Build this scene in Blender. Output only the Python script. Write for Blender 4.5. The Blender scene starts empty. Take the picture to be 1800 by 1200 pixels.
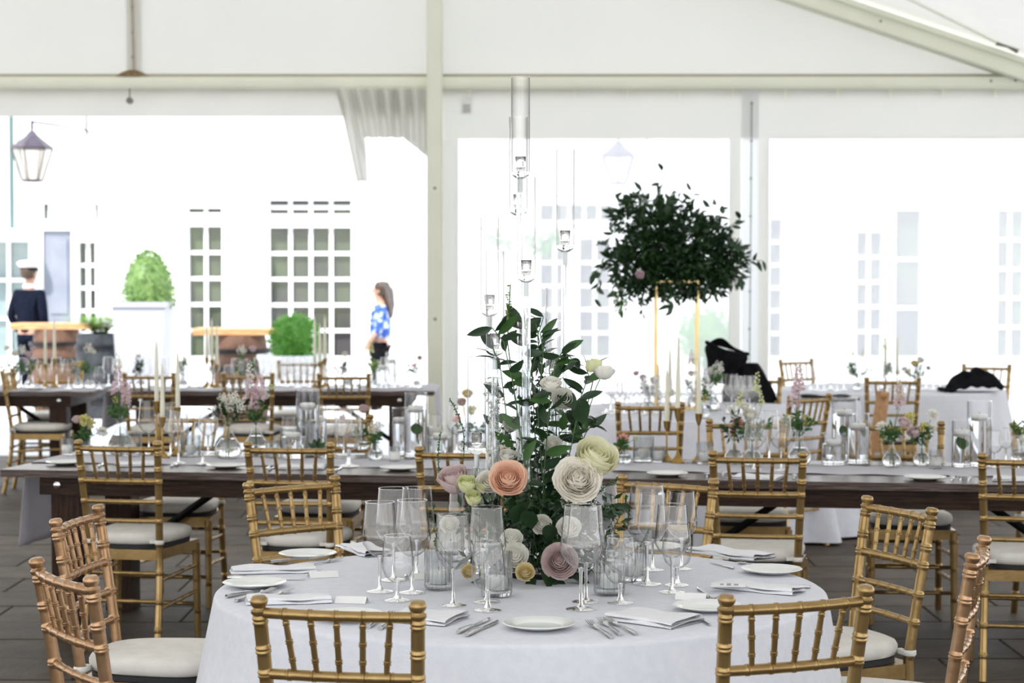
import bpy, math, random
from math import sin, cos, pi, radians as R_, atan, sqrt
from mathutils import Vector, Matrix
random.seed(7)
SC = bpy.context.scene
COL = SC.collection

# ---------------------------------------------------------------- camera, light, exposure
FPX, CAMH, HOR = 3500.0, 1.63, 485.0
TILT = atan((600 - HOR) / FPX)
cd = bpy.data.cameras.new('camera'); cam = bpy.data.objects.new('camera', cd); COL.objects.link(cam)
cam.location = (0, 0, CAMH); cam.rotation_euler = (pi / 2 - TILT, 0, 0)
cd.sensor_width = 36; cd.lens = 36 * FPX / 1800; cd.clip_end = 300
cd.dof.use_dof = True; cd.dof.focus_distance = 5.45; cd.dof.aperture_fstop = 5.6
SC.camera = cam
SC.view_settings.view_transform = 'Standard'; SC.view_settings.look = 'None'
SC.view_settings.gamma = 1; SC.view_settings.use_curve_mapping = False
SC.view_settings.exposure = -0.03
w = bpy.data.worlds.new('sky'); SC.world = w; w.use_nodes = True
nt = w.node_tree; nt.nodes.clear()
wo = nt.nodes.new('ShaderNodeOutputWorld'); bg = nt.nodes.new('ShaderNodeBackground')
tc = nt.nodes.new('ShaderNodeTexCoord'); sx = nt.nodes.new('ShaderNodeSeparateXYZ'); cr = nt.nodes.new('ShaderNodeValToRGB')
nt.links.new(tc.outputs['Generated'], sx.inputs[0]); nt.links.new(sx.outputs['Z'], cr.inputs[0])
cr.color_ramp.elements[0].position = 0.0; cr.color_ramp.elements[0].color = (1.0, 0.975, 0.94, 1)
cr.color_ramp.elements[1].position = 0.7; cr.color_ramp.elements[1].color = (0.66, 0.80, 1.0, 1)
nt.links.new(cr.outputs[0], bg.inputs[0]); bg.inputs[1].default_value = 2.6
nt.links.new(bg.outputs[0], wo.inputs[0])
sd = bpy.data.lights.new('sun', 'SUN'); sd.energy = 7.0; sd.angle = R_(1.0); sd.color = (1, 0.96, 0.9)
sun = bpy.data.objects.new('sun', sd); COL.objects.link(sun); sun.rotation_euler = (R_(38), R_(0), R_(-28))
try:
    cy = SC.cycles
    cy.max_bounces = 24; cy.transmission_bounces = 20; cy.transparent_max_bounces = 40
    cy.diffuse_bounces = 5; cy.glossy_bounces = 6; cy.use_denoising = True
    cy.sample_clamp_indirect = 8.0; cy.caustics_refractive = True; cy.caustics_reflective = False
except Exception: pass

def ray(x, y):
    cx, cz = (x - 900) / FPX, (600 - y) / FPX
    return Vector((cx, cos(TILT) + cz * sin(TILT), -sin(TILT) + cz * cos(TILT)))
def P(x, y, z=0.76):                       # photo direction met with the plane at height z
    r = ray(x, y); t = (z - CAMH) / r.z
    return Vector((r.x * t, r.y * t, z))
def PD(x, y, d):                           # photo direction met with the plane at distance d
    r = ray(x, y); t = d / r.y
    return Vector((r.x * t, d, CAMH + r.z * t))

# ---------------------------------------------------------------- mesh helpers
class MB:
    def __init__(s): s.v = []; s.f = []
    def add(s, vs, fs):
        o = len(s.v); s.v += [tuple(v) for v in vs]; s.f += [tuple(i + o for i in f) for f in fs]; return s
    def box(s, x0, x1, y0, y1, z0, z1, M=None):
        vs = [Vector((x, y, z)) for z in (z0, z1) for y in (y0, y1) for x in (x0, x1)]
        if M: vs = [M @ v for v in vs]
        return s.add(vs, [(0, 2, 3, 1), (4, 5, 7, 6), (0, 1, 5, 4), (2, 6, 7, 3), (0, 4, 6, 2), (1, 3, 7, 5)])
    def bbox(s, x0, x1, y0, y1, z0, z1, b=0.004, M=None):   # box with chamfered top edges
        vs = []
        for (z, i) in ((z0, 0), (z1 - b, 0), (z1, b)):
            vs += [Vector((x0 + i, y0 + i, z)), Vector((x1 - i, y0 + i, z)), Vector((x1 - i, y1 - i, z)), Vector((x0 + i, y1 - i, z))]
        if M: vs = [M @ v for v in vs]
        fs = [(3, 2, 1, 0), (8, 9, 10, 11)]
        for k in (0, 4):
            for i in range(4): j = (i + 1) % 4; fs.append((k + i, k + j, k + 4 + j, k + 4 + i))
        return s.add(vs, fs)
    def lathe(s, prof, n=20, M=None, wob=None, closed=False):
        vs, fs = [], []
        for (r, z) in prof:
            for i in range(n):
                a = 2 * pi * i / n; rr = r * (wob(a, z) if wob else 1)
                v = Vector((rr * cos(a), rr * sin(a), z)); vs.append(M @ v if M else v)
        for k in range(len(prof) - 1):
            for i in range(n):
                j = (i + 1) % n; fs.append((k * n + i, k * n + j, k * n + n + j, k * n + n + i))
        if prof[0][0] > 0 and closed: fs.append(tuple(range(n))[::-1])
        if prof[-1][0] > 0 and closed: fs.append(tuple((len(prof) - 1) * n + i for i in range(n)))
        return s.add(vs, fs)
    def tube(s, pts, rad, n=8, cap=True):
        pts = [Vector(p) for p in pts]; m = len(pts)
        if not hasattr(rad, '__len__'): rad = [rad] * m
        vs, fs = [], []; ref = None
        for k in range(m):
            t = (pts[min(k + 1, m - 1)] - pts[max(k - 1, 0)])
            t = t.normalized() if t.length > 1e-9 else Vector((0, 0, 1))
            if ref is None: ref = Vector((1, 0, 0)) if abs(t.x) < .8 else Vector((0, 1, 0))
            u = (ref - t * ref.dot(t)).normalized(); ref = u; v = t.cross(u)
            for i in range(n):
                a = 2 * pi * i / n; vs.append(pts[k] + (u * cos(a) + v * sin(a)) * rad[k])
        for k in range(m - 1):
            for i in range(n):
                j = (i + 1) % n; fs.append((k * n + i, k * n + j, k * n + n + j, k * n + n + i))
        if cap: fs += [tuple(range(n))[::-1], tuple((m - 1) * n + i for i in range(n))]
        return s.add(vs, fs)
    def grid(s, fn, nu, nv):
        vs = [fn(i / nu, j / nv) for j in range(nv + 1) for i in range(nu + 1)]
        fs = [(j * (nu + 1) + i, j * (nu + 1) + i + 1, (j + 1) * (nu + 1) + i + 1, (j + 1) * (nu + 1) + i) for j in range(nv) for i in range(nu)]
        return s.add(vs, fs)
    def ball(s, c, r, n=10, m=6, jit=0, sz=1.0):
        c = Vector(c); vs, fs = [], []
        for k in range(m + 1):
            ph = pi * k / m
            for i in range(n):
                a = 2 * pi * i / n; q = r * (1 + jit * (random.random() - .5))
                vs.append(c + Vector((q * sin(ph) * cos(a), q * sin(ph) * sin(a), -q * cos(ph) * sz)))
        for k in range(m):
            for i in range(n):
                j = (i + 1) % n; fs.append((k * n + i, k * n + j, k * n + n + j, k * n + n + i))
        return s.add(vs, fs)
    def mesh(s, name, mat, smooth=True):
        me = bpy.data.meshes.new(name); me.from_pydata(s.v, [], s.f); me.update()
        if smooth:
            me.polygons.foreach_set('use_smooth', [True] * len(me.polygons))
            me.set_sharp_from_angle(angle=R_(45))
        me.materials.append(mat); return me
def link(name, me, parent=None, loc=None, rot=None, label=None, kind=None):
    o = bpy.data.objects.new(name, me); COL.objects.link(o)
    if parent: o.parent = parent
    if loc is not None: o.location = loc
    if rot is not None: o.rotation_euler = rot
    if label: o['label'] = label
    if kind: o['kind'] = kind
    return o
def part(name, mb, mat, parent, label=None, kind=None, smooth=True, loc=None, rot=None):
    return link(name, mb.mesh(name, mat, smooth), parent, loc, rot, label, kind)
def tag(o, label, cat, group=None):
    o['label'] = label; o['category'] = cat
    if group: o['group'] = group
    return o
def thing(name, label, cat, loc=(0, 0, 0), rz=0, group=None, scale=1):
    o = bpy.data.objects.new(name, None); COL.objects.link(o); o.location = loc; o.rotation_euler = (0, 0, rz)
    o.scale = (scale,) * 3 if not hasattr(scale, '__len__') else scale; o.empty_display_size = .05
    return tag(o, label, cat, group)
def struct(name, mb, mat, smooth=False): return part(name, mb, mat, None, kind='structure', smooth=smooth)
KIDS = {}
def clone(root, loc, rz, label, group=None, scale=1):
    if root.name not in KIDS: KIDS[root.name] = [(c, list(c.children)) for c in root.children]
    r = root.copy(); COL.objects.link(r); r.location = loc; r.rotation_euler = (0, 0, rz)
    r.scale = (scale,) * 3 if not hasattr(scale, '__len__') else scale
    r['label'] = label
    if group: r['group'] = group
    for c, gs in KIDS[root.name]:
        d = c.copy(); COL.objects.link(d); d.parent = r
        for g in gs: e = g.copy(); COL.objects.link(e); e.parent = d
    return r
def orient(o, d, nrm):
    d = Vector(d).normalized(); x = d.cross(Vector(nrm)); x = x.normalized() if x.length > 1e-4 else Vector((1, 0, 0)); z = x.cross(d)
    o.rotation_mode = 'QUATERNION'; o.rotation_quaternion = Matrix((x, d, z)).transposed().to_quaternion()
class Proto:                                # first use moves the original, later uses copy it
    def __init__(s, make): s.make = make; s.o = None; s.used = False
    def put(s, loc, rz, label, group=None, scale=1):
        if s.o is None:
            s.o = s.make(); 
        if not s.used:
            s.used = True; o = s.o; KIDS[o.name] = [(c, list(c.children)) for c in o.children]
            o.location = loc; o.rotation_euler = (0, 0, rz); o.scale = (scale,) * 3 if not hasattr(scale, '__len__') else scale
            o['label'] = label
            if group: o['group'] = group
            return o
        return clone(s.o, loc, rz, label, group, scale)

# ---------------------------------------------------------------- materials
def base_mat(name):
    m = bpy.data.materials.new(name); m.use_nodes = True; n = m.node_tree; n.nodes.clear()
    out = n.nodes.new('ShaderNodeOutputMaterial'); return m, n, out
def mat(name, c, rough=.5, metal=0, c2=None, scale=8, bump=0, bscale=None, stretch=None, spec=None, trans=0, sss=0, mix=(.35, .65), coat=0):
    m, n, out = base_mat(name)
    p = n.nodes.new('ShaderNodeBsdfPrincipled'); p.inputs['Base Color'].default_value = (*c, 1)
    p.inputs['Roughness'].default_value = rough; p.inputs['Metallic'].default_value = metal
    if spec is not None: p.inputs['Specular IOR Level'].default_value = spec
    if coat: p.inputs['Coat Weight'].default_value = coat; p.inputs['Coat Roughness'].default_value = .15
    tco = n.nodes.new('ShaderNodeTexCoord'); mp = n.nodes.new('ShaderNodeMapping'); n.links.new(tco.outputs['Object'], mp.inputs[0])
    if stretch: mp.inputs['Scale'].default_value = stretch
    nz = n.nodes.new('ShaderNodeTexNoise'); nz.inputs['Scale'].default_value = scale; nz.inputs['Detail'].default_value = 5
    n.links.new(mp.outputs[0], nz.inputs['Vector'])
    if c2:
        r = n.nodes.new('ShaderNodeValToRGB'); r.color_ramp.elements[0].color = (*c, 1); r.color_ramp.elements[1].color = (*c2, 1)
        r.color_ramp.elements[0].position, r.color_ramp.elements[1].position = mix
        n.links.new(nz.outputs['Fac'], r.inputs[0]); n.links.new(r.outputs[0], p.inputs['Base Color'])
    if bump:
        b = n.nodes.new('ShaderNodeBump'); b.inputs['Strength'].default_value = bump; b.inputs['Distance'].default_value = .01
        nb = nz
        if bscale:
            nb = n.nodes.new('ShaderNodeTexNoise'); nb.inputs['Scale'].default_value = bscale; n.links.new(mp.outputs[0], nb.inputs['Vector'])
        n.links.new(nb.outputs['Fac'], b.inputs['Height']); n.links.new(b.outputs[0], p.inputs['Normal'])
    if sss: p.inputs['Subsurface Weight'].default_value = sss; p.inputs['Subsurface Radius'].default_value = (.01, .008, .005)
    if trans:
        t = n.nodes.new('ShaderNodeBsdfTranslucent'); t.inputs[0].default_value = (*(c2 or c), 1)
        mx = n.nodes.new('ShaderNodeMixShader'); mx.inputs[0].default_value = trans
        n.links.new(p.outputs[0], mx.inputs[1]); n.links.new(t.outputs[0], mx.inputs[2]); n.links.new(mx.outputs[0], out.inputs[0])
    else: n.links.new(p.outputs[0], out.inputs[0])
    return m
def shell_mat(name, edge=.45, face=.97, gloss=1.0, tint=(1, 1, 1), haze=0.0, hazecol=(.9, .9, .9), tintpow=3.0):   # thin clear sheet
    m, n, out = base_mat(name)
    lw = n.nodes.new('ShaderNodeLayerWeight'); lw.inputs[0].default_value = .5
    pw = n.nodes.new('ShaderNodeMath'); pw.operation = 'POWER'; pw.inputs[1].default_value = 5.0
    n.links.new(lw.outputs['Facing'], pw.inputs[0])
    mc = n.nodes.new('ShaderNodeMixRGB'); n.links.new(pw.outputs[0], mc.inputs[0])
    mc.inputs[1].default_value = (face * tint[0], face * tint[1], face * tint[2], 1); mc.inputs[2].default_value = (edge * tint[0], edge * tint[1], edge * tint[2], 1)
    tr = n.nodes.new('ShaderNodeBsdfTransparent'); n.links.new(mc.outputs[0], tr.inputs[0])
    gl = n.nodes.new('ShaderNodeBsdfGlossy'); gl.inputs['Roughness'].default_value = .03
    p2 = n.nodes.new('ShaderNodeMath'); p2.operation = 'POWER'; p2.inputs[1].default_value = tintpow; n.links.new(lw.outputs['Facing'], p2.inputs[0]); n.links.new(p2.outputs[0], mc.inputs[0])
    fr = n.nodes.new('ShaderNodeMath'); fr.operation = 'MULTIPLY_ADD'; fr.inputs[1].default_value = .90; fr.inputs[2].default_value = .04; n.links.new(pw.outputs[0], fr.inputs[0])
    mu = n.nodes.new('ShaderNodeMath'); mu.operation = 'MULTIPLY'; mu.inputs[1].default_value = gloss; mu.use_clamp = True
    n.links.new(fr.outputs[0], mu.inputs[0])
    mx = n.nodes.new('ShaderNodeMixShader'); n.links.new(mu.outputs[0], mx.inputs[0]); n.links.new(tr.outputs[0], mx.inputs[1]); n.links.new(gl.outputs[0], mx.inputs[2])
    last = mx
    if haze:
        df = n.nodes.new('ShaderNodeBsdfDiffuse'); df.inputs[0].default_value = (*hazecol, 1)
        tl = n.nodes.new('ShaderNodeBsdfTranslucent'); tl.inputs[0].default_value = (*hazecol, 1)
        ad = n.nodes.new('ShaderNodeMixShader'); n.links.new(df.outputs[0], ad.inputs[1]); n.links.new(tl.outputs[0], ad.inputs[2])
        m2 = n.nodes.new('ShaderNodeMixShader'); m2.inputs[0].default_value = haze
        n.links.new(mx.outputs[0], m2.inputs[1]); n.links.new(ad.outputs[0], m2.inputs[2]); last = m2
    n.links.new(last.outputs[0], out.inputs[0]); return m
def glass_mat(name, ior=1.45, col=(1, 1, 1)):
    m, n, out = base_mat(name); g = n.nodes.new('ShaderNodeBsdfGlass'); g.inputs['IOR'].default_value = ior
    g.inputs['Roughness'].default_value = 0.0; g.inputs[0].default_value = (*col, 1); n.links.new(g.outputs[0], out.inputs[0]); return m

GOLD = mat('gold_paint', (.30, .195, .075), .30, .80, (.44, .30, .13), 14, .06, 60, mix=(.3, .75))
PINKGOLD = mat('rose_gold_paint', (.36, .21, .105), .30, .80, (.50, .315, .18), 14, .06, 60, mix=(.3, .75))
BRASS = mat('brushed_brass', (.30, .18, .045), .3, .9, (.42, .27, .08), 30)
GOLDBAR = mat('polished_gold_bar', (.85, .62, .25), .3, .7, (.95, .75, .35), 10)
CUSH = mat('ivory_cushion_cloth', (.68, .65, .60), .8, 0, (.74, .71, .66), 20, .15, 30, spec=.2)
TIE = mat('white_cotton_tie', (.75, .73, .68), .9)
DARKBOARD = mat('black_cushion_base', (.02, .02, .022), .8)
LINEN = mat('white_linen_cloth', (.68, .69, .745), .85, 0, (.72, .73, .78), 40, .1, 180, spec=.15)
NAPK = mat('white_napkin_cloth', (.76, .76, .79), .85, 0, (.80, .80, .82), 40, .15, 90, spec=.15)
RUNNER = mat('pale_lilac_runner_cloth', (.70, .69, .74), .85, 0, (.75, .74, .78), 18, .2, 30, spec=.2, trans=.3)
CHINA = mat('white_china', (.78, .79, .76), .12, 0, spec=.6)
STEEL = mat('polished_steel', (.62, .62, .63), .16, 1, (.7, .7, .71), 20)
CARD = mat('white_card', (.82, .82, .80), .6)
INK = mat('grey_print', (.35, .35, .36), .7)
WOOD = mat('dark_stained_wood', (.012, .0055, .0028), .5, 0, (.045, .020, .010), 7, .3, None, (1.2, 14, 14), spec=.2)
WOODTOP = mat('dark_stained_table_top', (.035, .018, .012), .27, 0, (.075, .042, .029), 7, .2, None, (1.2, 14, 14), spec=.6)
WOODLEG = mat('dark_stained_leg_wood', (.015, .006, .0035), .5, 0, (.050, .020, .010), 7, .3, None, (14, 14, 1.2), spec=.2)
IRON = mat('black_iron', (.008, .008, .01), .5, .3)
TENT = mat('tent_fabric', (.71, .70, .655), .6, 0, (.76, .75, .70), .7, .25, 2.0, trans=.22, spec=.2)
ROOFM = mat('tent_roof_fabric', (.80, .765, .70), .6, 0, (.84, .80, .74), 1.5, .1, 4, trans=.19, spec=.2)
ALU = mat('white_aluminium', (.80, .81, .68), .45, 0, (.83, .84, .71), 3, spec=.4)
RUST = mat('weathered_brown_bracket', (.16, .10, .05), .8, 0, (.28, .2, .1), 30)
GREYFIX = mat('grey_fitting', (.2, .2, .17), .6)
VINYL = shell_mat('clear_vinyl_window', .6, .95, .6, (1, 1, 1), .55, (.90, .90, .93))
VINYL2 = shell_mat('clear_vinyl_curtain', .55, .97, .7, (1, 1, 1), .12, (.86, .86, .9))
PAVER = [mat('dark_stone_paver_' + k, c, .62, 0, c2, 5, .35, 40, spec=.22) for k, c, c2 in (
    ('brown', (.052, .038, .025), (.092, .070, .048)), ('grey', (.056, .042, .030), (.096, .076, .056)), ('charcoal', (.038, .028, .019), (.070, .053, .037)))]
JOINT = mat('dark_joint_sand', (.015, .012, .010), .95)
PATIO = mat('pale_concrete_ground', (.62, .61, .60), .9, 0, (.72, .71, .70), 2)
STUCCO = mat('white_painted_wall', (.90, .90, .90), .8, 0, (.74, .73, .71), 1.6, mix=(.55, .8))
STONE = mat('pale_limewashed_stone', (.85, .84, .83), .85, 0, (.55, .53, .51), 2.2, .4, 6, mix=(.5, .75))
FRAMEW = mat('white_window_frame', (.85, .86, .87), .5)
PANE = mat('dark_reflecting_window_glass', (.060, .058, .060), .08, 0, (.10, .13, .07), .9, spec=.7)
PANETEAL = mat('pale_teal_door_glass', (.16, .24, .25), .08, 0, (.3, .36, .35), 1.2, spec=.8)
DOORB = mat('pale_blue_door_paint', (.20, .22, .27), .5, 0, (.25, .27, .32), 3)
TEAL = mat('green_copper_pipe', (.10, .17, .16), .6)
LANT = mat('aged_copper_lantern', (.07, .055, .07), .5, .5, (.11, .09, .11), 8)
LGLASS = shell_mat('lantern_glass', .6, .85, 1, (1, .98, .92), .25, (.9, .88, .8))
PLANTER = mat('white_planter_glaze', (.44, .45, .50), .5)
BARREL = mat('brown_barrel_stave', (.10, .045, .028), .6, 0, (.17, .085, .05), 5, .2, None, (14, 14, 1.5))
BARRELG = mat('grey_painted_barrel', (.016, .018, .024), .7, 0, (.045, .05, .06), 6)
PLANKO = mat('orange_varnished_plank', (.42, .19, .07), .4, 0, (.66, .40, .20), 5, 0, None, (1, 12, 12))
NAVY = mat('navy_suit_cloth', (.005, .007, .014), .95, 0, (.009, .012, .024), 30, spec=.05)
SKIN = mat('skin', (.50, .28, .20), .5, sss=.1)
HAIRB = mat('dark_brown_hair', (.035, .02, .012), .55, 0, (.07, .04, .022), 60)
WHITEC = mat('white_cap_cloth', (.82, .82, .84), .7)
BLACKC = mat('black_cloth', (.004, .004, .005), .9, 0, (.010, .010, .012), 12, .4, 25, spec=.08)
BLOUSE = mat('blue_floral_blouse_cloth', (.55, .65, .80), .7, 0, (.02, .08, .38), 14, mix=(.38, .52))
WAX = mat('ivory_wax', (.74, .73, .58), .45, 0, (.78, .77, .64), 12, sss=.25)
WHITEWAX = mat('white_wax', (.82, .82, .80), .45, sss=.25)
LEAF = mat('dark_glossy_leaf', (.012, .035, .012), .35, 0, (.028, .075, .022), 9, trans=.18)
LEAF2 = mat('mid_green_leaf', (.035, .10, .022), .45, 0, (.075, .18, .04), 9, trans=.25)
LEAF3 = mat('fresh_lime_leaf', (.10, .24, .03), .5, 0, (.24, .42, .07), 12, trans=.35)
LEAFB = mat('bush_leaf', (.085, .26, .03), .5, 0, (.18, .42, .07), 12, trans=.3)
LEAFY = mat('pale_topiary_leaf', (.12, .24, .06), .5, 0, (.28, .42, .14), 12, trans=.3)
STEM = mat('green_stem', (.05, .13, .03), .5)
def petal(name, c, c2): return mat(name, c, .6, 0, c2, 18, trans=.3, mix=(.3, .7), spec=.2)
PEACH = petal('peach_petal', (.89, .58, .43), (.93, .73, .59)); CREAM = petal('cream_petal', (.80, .78, .52), (.86, .85, .66))
WHITEP = petal('white_petal', (.84, .84, .78), (.90, .88, .82)); IVORY = petal('ivory_pink_petal', (.89, .83, .72), (.92, .90, .84))
MAUVE = petal('dusty_mauve_petal', (.62, .47, .46), (.72, .60, .58)); PINK = petal('pink_petal', (.82, .38, .34), (.88, .55, .5))
LPINK = petal('light_pink_petal', (.72, .55, .59), (.81, .69, .71)); LIME = petal('lime_yellow_petal', (.66, .69, .34), (.80, .81, .52))
YELLOW = petal('soft_yellow_petal', (.66, .60, .18), (.78, .74, .36)); ORANGE = petal('orange_petal', (.85, .30, .03), (.9, .45, .08)); BUTTER = petal('butter_petal', (.82, .68, .38), (.86, .78, .52))
SHELL = shell_mat('thin_clear_glass', .04, .99, 2.1, tintpow=3.4)
CHIM = shell_mat('chimney_glass', .0, .975, 1.3, tintpow=1.9)
SHELL2 = shell_mat('ribbed_clear_glass', .35, .95, 2.2, (.97, .98, .98), tintpow=2.0)
GLASS = glass_mat('solid_clear_glass', 1.46); WATER = glass_mat('water', 1.33, (.985, .995, 1))
ACRYL = glass_mat('clear_acrylic', 1.45, (.99, 1, 1))

# ---------------------------------------------------------------- ground and floor
TW = 18.0                                                   # distance of the tent's end wall
struct('ground', MB().box(-40, 40, -20, 60, -.12, -.05), PATIO)
struct('floor', MB().box(-9, 9, -4, TW + .05, -.05, -.012), JOINT)
struct('trim_paving_edge', MB().box(-9, 9, TW + .06, TW + .36, -.05, .0), PATIO)
pm = []
for k in range(3):
    for j in range(2):
        b = MB().bbox(-.446, .446, -.221, .221, -.012, 0 - .002 * j, .005); pm.append(b.mesh('paver', PAVER[k], False))
fl = bpy.data.objects['floor']; rest = [MB(), MB(), MB()]; cnt = 0
y = 3.275
row = 0
cells = []
while y < TW + .0:
    off = (row * 0.37) % .9
    k = -10
    while k < 11:
        x = k * .9 + off
        if abs(x) < 8.5: cells.append((y, x, row))
        k += 1
    y += .45; row += 1
def vis(y, x): return abs(x) < .262 * y + .35 and y > 6.3
cells.sort(key=lambda c: (not vis(c[0], c[1]), c[0]))
for (y, x, row) in cells:
    a = random.randrange(6)
    if vis(y, x) and cnt < 295:
        o = link('paver', pm[a], fl, (x, y, 0)); cnt += 1
    else: rest[a // 2].bbox(x - .446, x + .446, y - .221, y + .221, -.012, -.001, .005)
y = 3.0
for i in range(3): part('pavers_beyond', rest[i], PAVER[i], fl, kind='stuff', smooth=False)

# ---------------------------------------------------------------- tent
def Xw(px, d=TW): return (px - 900) / FPX * d * 1.0
def Zw(py, d=TW): return PD(900, py, d).z
zb0, zb1 = Zw(157), Zw(136)                                 # eave beam
RX0, RZ0, SL = Xw(1500), Zw(0), .335                        # a point of the roof at the end wall and its slope
RIDGE = -4.2; EAVE = 8.6
def roofz(x): return RZ0 - SL * (x - RX0) if x > RIDGE else RZ0 - SL * (RIDGE - RX0) - SL * (RIDGE - x)
LEFT = 2 * RIDGE - EAVE
m = MB()
for (xa, xb) in ((LEFT, RIDGE), (RIDGE, EAVE)):
    m.grid(lambda u, v, xa=xa, xb=xb: Vector((xa + (xb - xa) * u, -3 + (TW + 3.3) * v, roofz(xa + (xb - xa) * u) + .02 - .05 * sin(pi * ((v * 5) % 1)) * .6)), 12, 40)
struct('ceiling', m, ROOFM, True)
m = MB().grid(lambda u, v: Vector((LEFT + (EAVE - LEFT) * u, TW + .06 + .012 * sin(u * 60) * sin(v * 3), zb0 - .05 + (roofz(LEFT + (EAVE - LEFT) * u) - zb0 + .05) * v)), 60, 12)
struct('wall_gable', m, TENT, True)
m = MB().box(LEFT, EAVE, TW - .06, TW + .03, zb0, zb1)
m.box(LEFT, EAVE, TW - .075, TW - .06, zb0 + .02, zb1 - .035)
struct('trim_eave_beam', m, ALU)
m = MB().box(LEFT, EAVE, TW - .02, TW + .05, zb1, zb1 + .03)
struct('trim_beam_track', m, mat('tan_track', (.42, .39, .30), .6))
# gable rafters (slope both sides)
m = MB()
def rafter(m, y0, y1, dz0, dz1):
    for (xa, xb) in ((RIDGE, EAVE), (LEFT, RIDGE)):
        vs = []
        for x in (xa, xb):
            for yy in (y0, y1):
                vs += [Vector((x, yy, roofz(x) - dz1)), Vector((x, yy, roofz(x) - dz0))]
        m.add(vs, [(0, 1, 5, 4), (2, 6, 7, 3), (1, 3, 7, 5), (0, 4, 6, 2), (0, 2, 3, 1), (4, 5, 7, 6)])
rafter(m, TW - .14, TW + .0, .03, .24); struct('trim_gable_rafter', m, ALU)
m = MB(); rafter(m, TW - .17, TW - .14, .05, .09); rafter(m, TW - .17, TW - .14, .19, .23); struct('trim_rafter_flange', m, ALU)
for k, yy in enumerate((12.6, 7.4, 2.2)):
    m = MB(); rafter(m, yy - .08, yy + .08, .03, .26); struct('trim_rafter', m, ALU)
# posts
px0, px1 = Xw(752), Xw(779)
m = MB().box(px0, px1, TW - .16, TW + .02, 0, roofz(Xw(765)) - .2); m.box(px0 + .015, px1 - .012, TW - .17, TW - .16, 0, 5.0)
po = struct('trim_tent_post', m, ALU)
for py in (332, 560): part('bolt', MB().lathe([(0, 0), (.014, 0), (.012, .008), (0, .008)], 8, Matrix.Translation((Xw(766), TW - .17, Zw(py))) @ Matrix.Rotation(pi / 2, 4, 'X')), GREYFIX, po)
sl0, sl1 = Xw(1303), Xw(1332)
struct('trim_seam_strip', MB().grid(lambda u, v: Vector((sl0 + (sl1 - sl0) * u, TW - .015 + .012 * (2 * u - 1) ** 2, zb0 * v)), 6, 4), mat('white_seam_strip', (.80, .81, .80), .6, trans=.4))
ss = bpy.data.objects['trim_seam_strip']
gm = MB().lathe([(0, 0), (.012, 0), (.010, .012), (0, .012)], 8, Matrix.Rotation(pi / 2, 4, 'X')).mesh('grommet', GREYFIX)
for k in range(8): link('grommet', gm, ss, (Xw(1319.5 - k * .4), TW - .022, Zw(182 + 66 * k)))
part('lacing', MB().tube([(Xw(1319.5), TW - .025, 3.2), (Xw(1317), TW - .025, .2)], .0045, 6), GREYFIX, ss)
# laced seam left above the beam with its weathered bracket
m = MB().grid(lambda u, v: Vector((Xw(224) + (Xw(250) - Xw(224)) * u, TW + .035, zb1 + (4.6 - zb1) * v)), 2, 2)
sm_ = struct('trim_gable_seam', m, TENT)
part('lacing', MB().tube([(Xw(233), TW + .02, 4.5), (Xw(237), TW + .02, zb1)], .012, 6), mat('cord_beige', (.42, .38, .30), .8), sm_)
for py in (12, 57, 100): link('grommet', gm, sm_, (Xw(235), TW + .018, Zw(py)))
m = MB().lathe([(0, -.01), (.16, 0), (.10, .04), (.03, .065), (0, .065)], 12, Matrix.Translation((Xw(236), TW - .03, zb1)) @ Matrix.Diagonal((1.0, .25, 1, 1)))
struct('trim_bracket', m, RUST, True)
lp = thing('tent_pulley', 'small grey pulley fitting hanging below the eave beam at upper left', 'fitting', (Xw(234), TW - .1, zb0))
part('cord', MB().tube([(0, 0, 0), (.0, 0, -.09)], .006, 6), GREYFIX, lp)
part('pulley', MB().lathe([(0, -.02), (.03, -.02), (.03, .02), (0, .02)], 12, Matrix.Translation((0, 0, -.11)) @ Matrix.Rotation(pi / 2, 4, 'X')), GREYFIX, lp)
# cable under the roof, right
tcb = thing('roof_cable', 'pale steel cable stretched under the tent roof at upper right', 'cable', (0, 0, 0))
a, b = PD(1585, -8, 15.8), PD(1752, 74, TW - .2)
part('wire', MB().tube([a, b], .013, 6), ALU, tcb)
part('turnbuckle', MB().tube([b, b + Vector((.10, 0, -.03)), b + Vector((.19, 0, -.08))], [.03, .02, .025], 8), GREYFIX, tcb)
for (rx, ry) in ((1548, 37), (1742, 142), (1785, 141)):
    q = PD(rx, ry, TW - .172 if ry < 100 else TW - .08); o = link('bolt', gm, bpy.data.objects['trim_rafter_flange'], q)
# valance left
def vplane(px_a, px_b, py_a, py_b, d, amp=.012, fr=40, nu=40, nv=6):
    xa, xb, za, zb = Xw(px_a), Xw(px_b), Zw(py_a), Zw(py_b)
    return lambda u, v: Vector((xa + (xb - xa) * u, d + amp * sin(u * fr + v * 2) * (0.3 + v), za + (zb - za) * v))
struct('trim_valance', MB().grid(vplane(-420, 752, 152, 205, TW, .01, 46), 60, 6), TENT, True)
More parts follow.
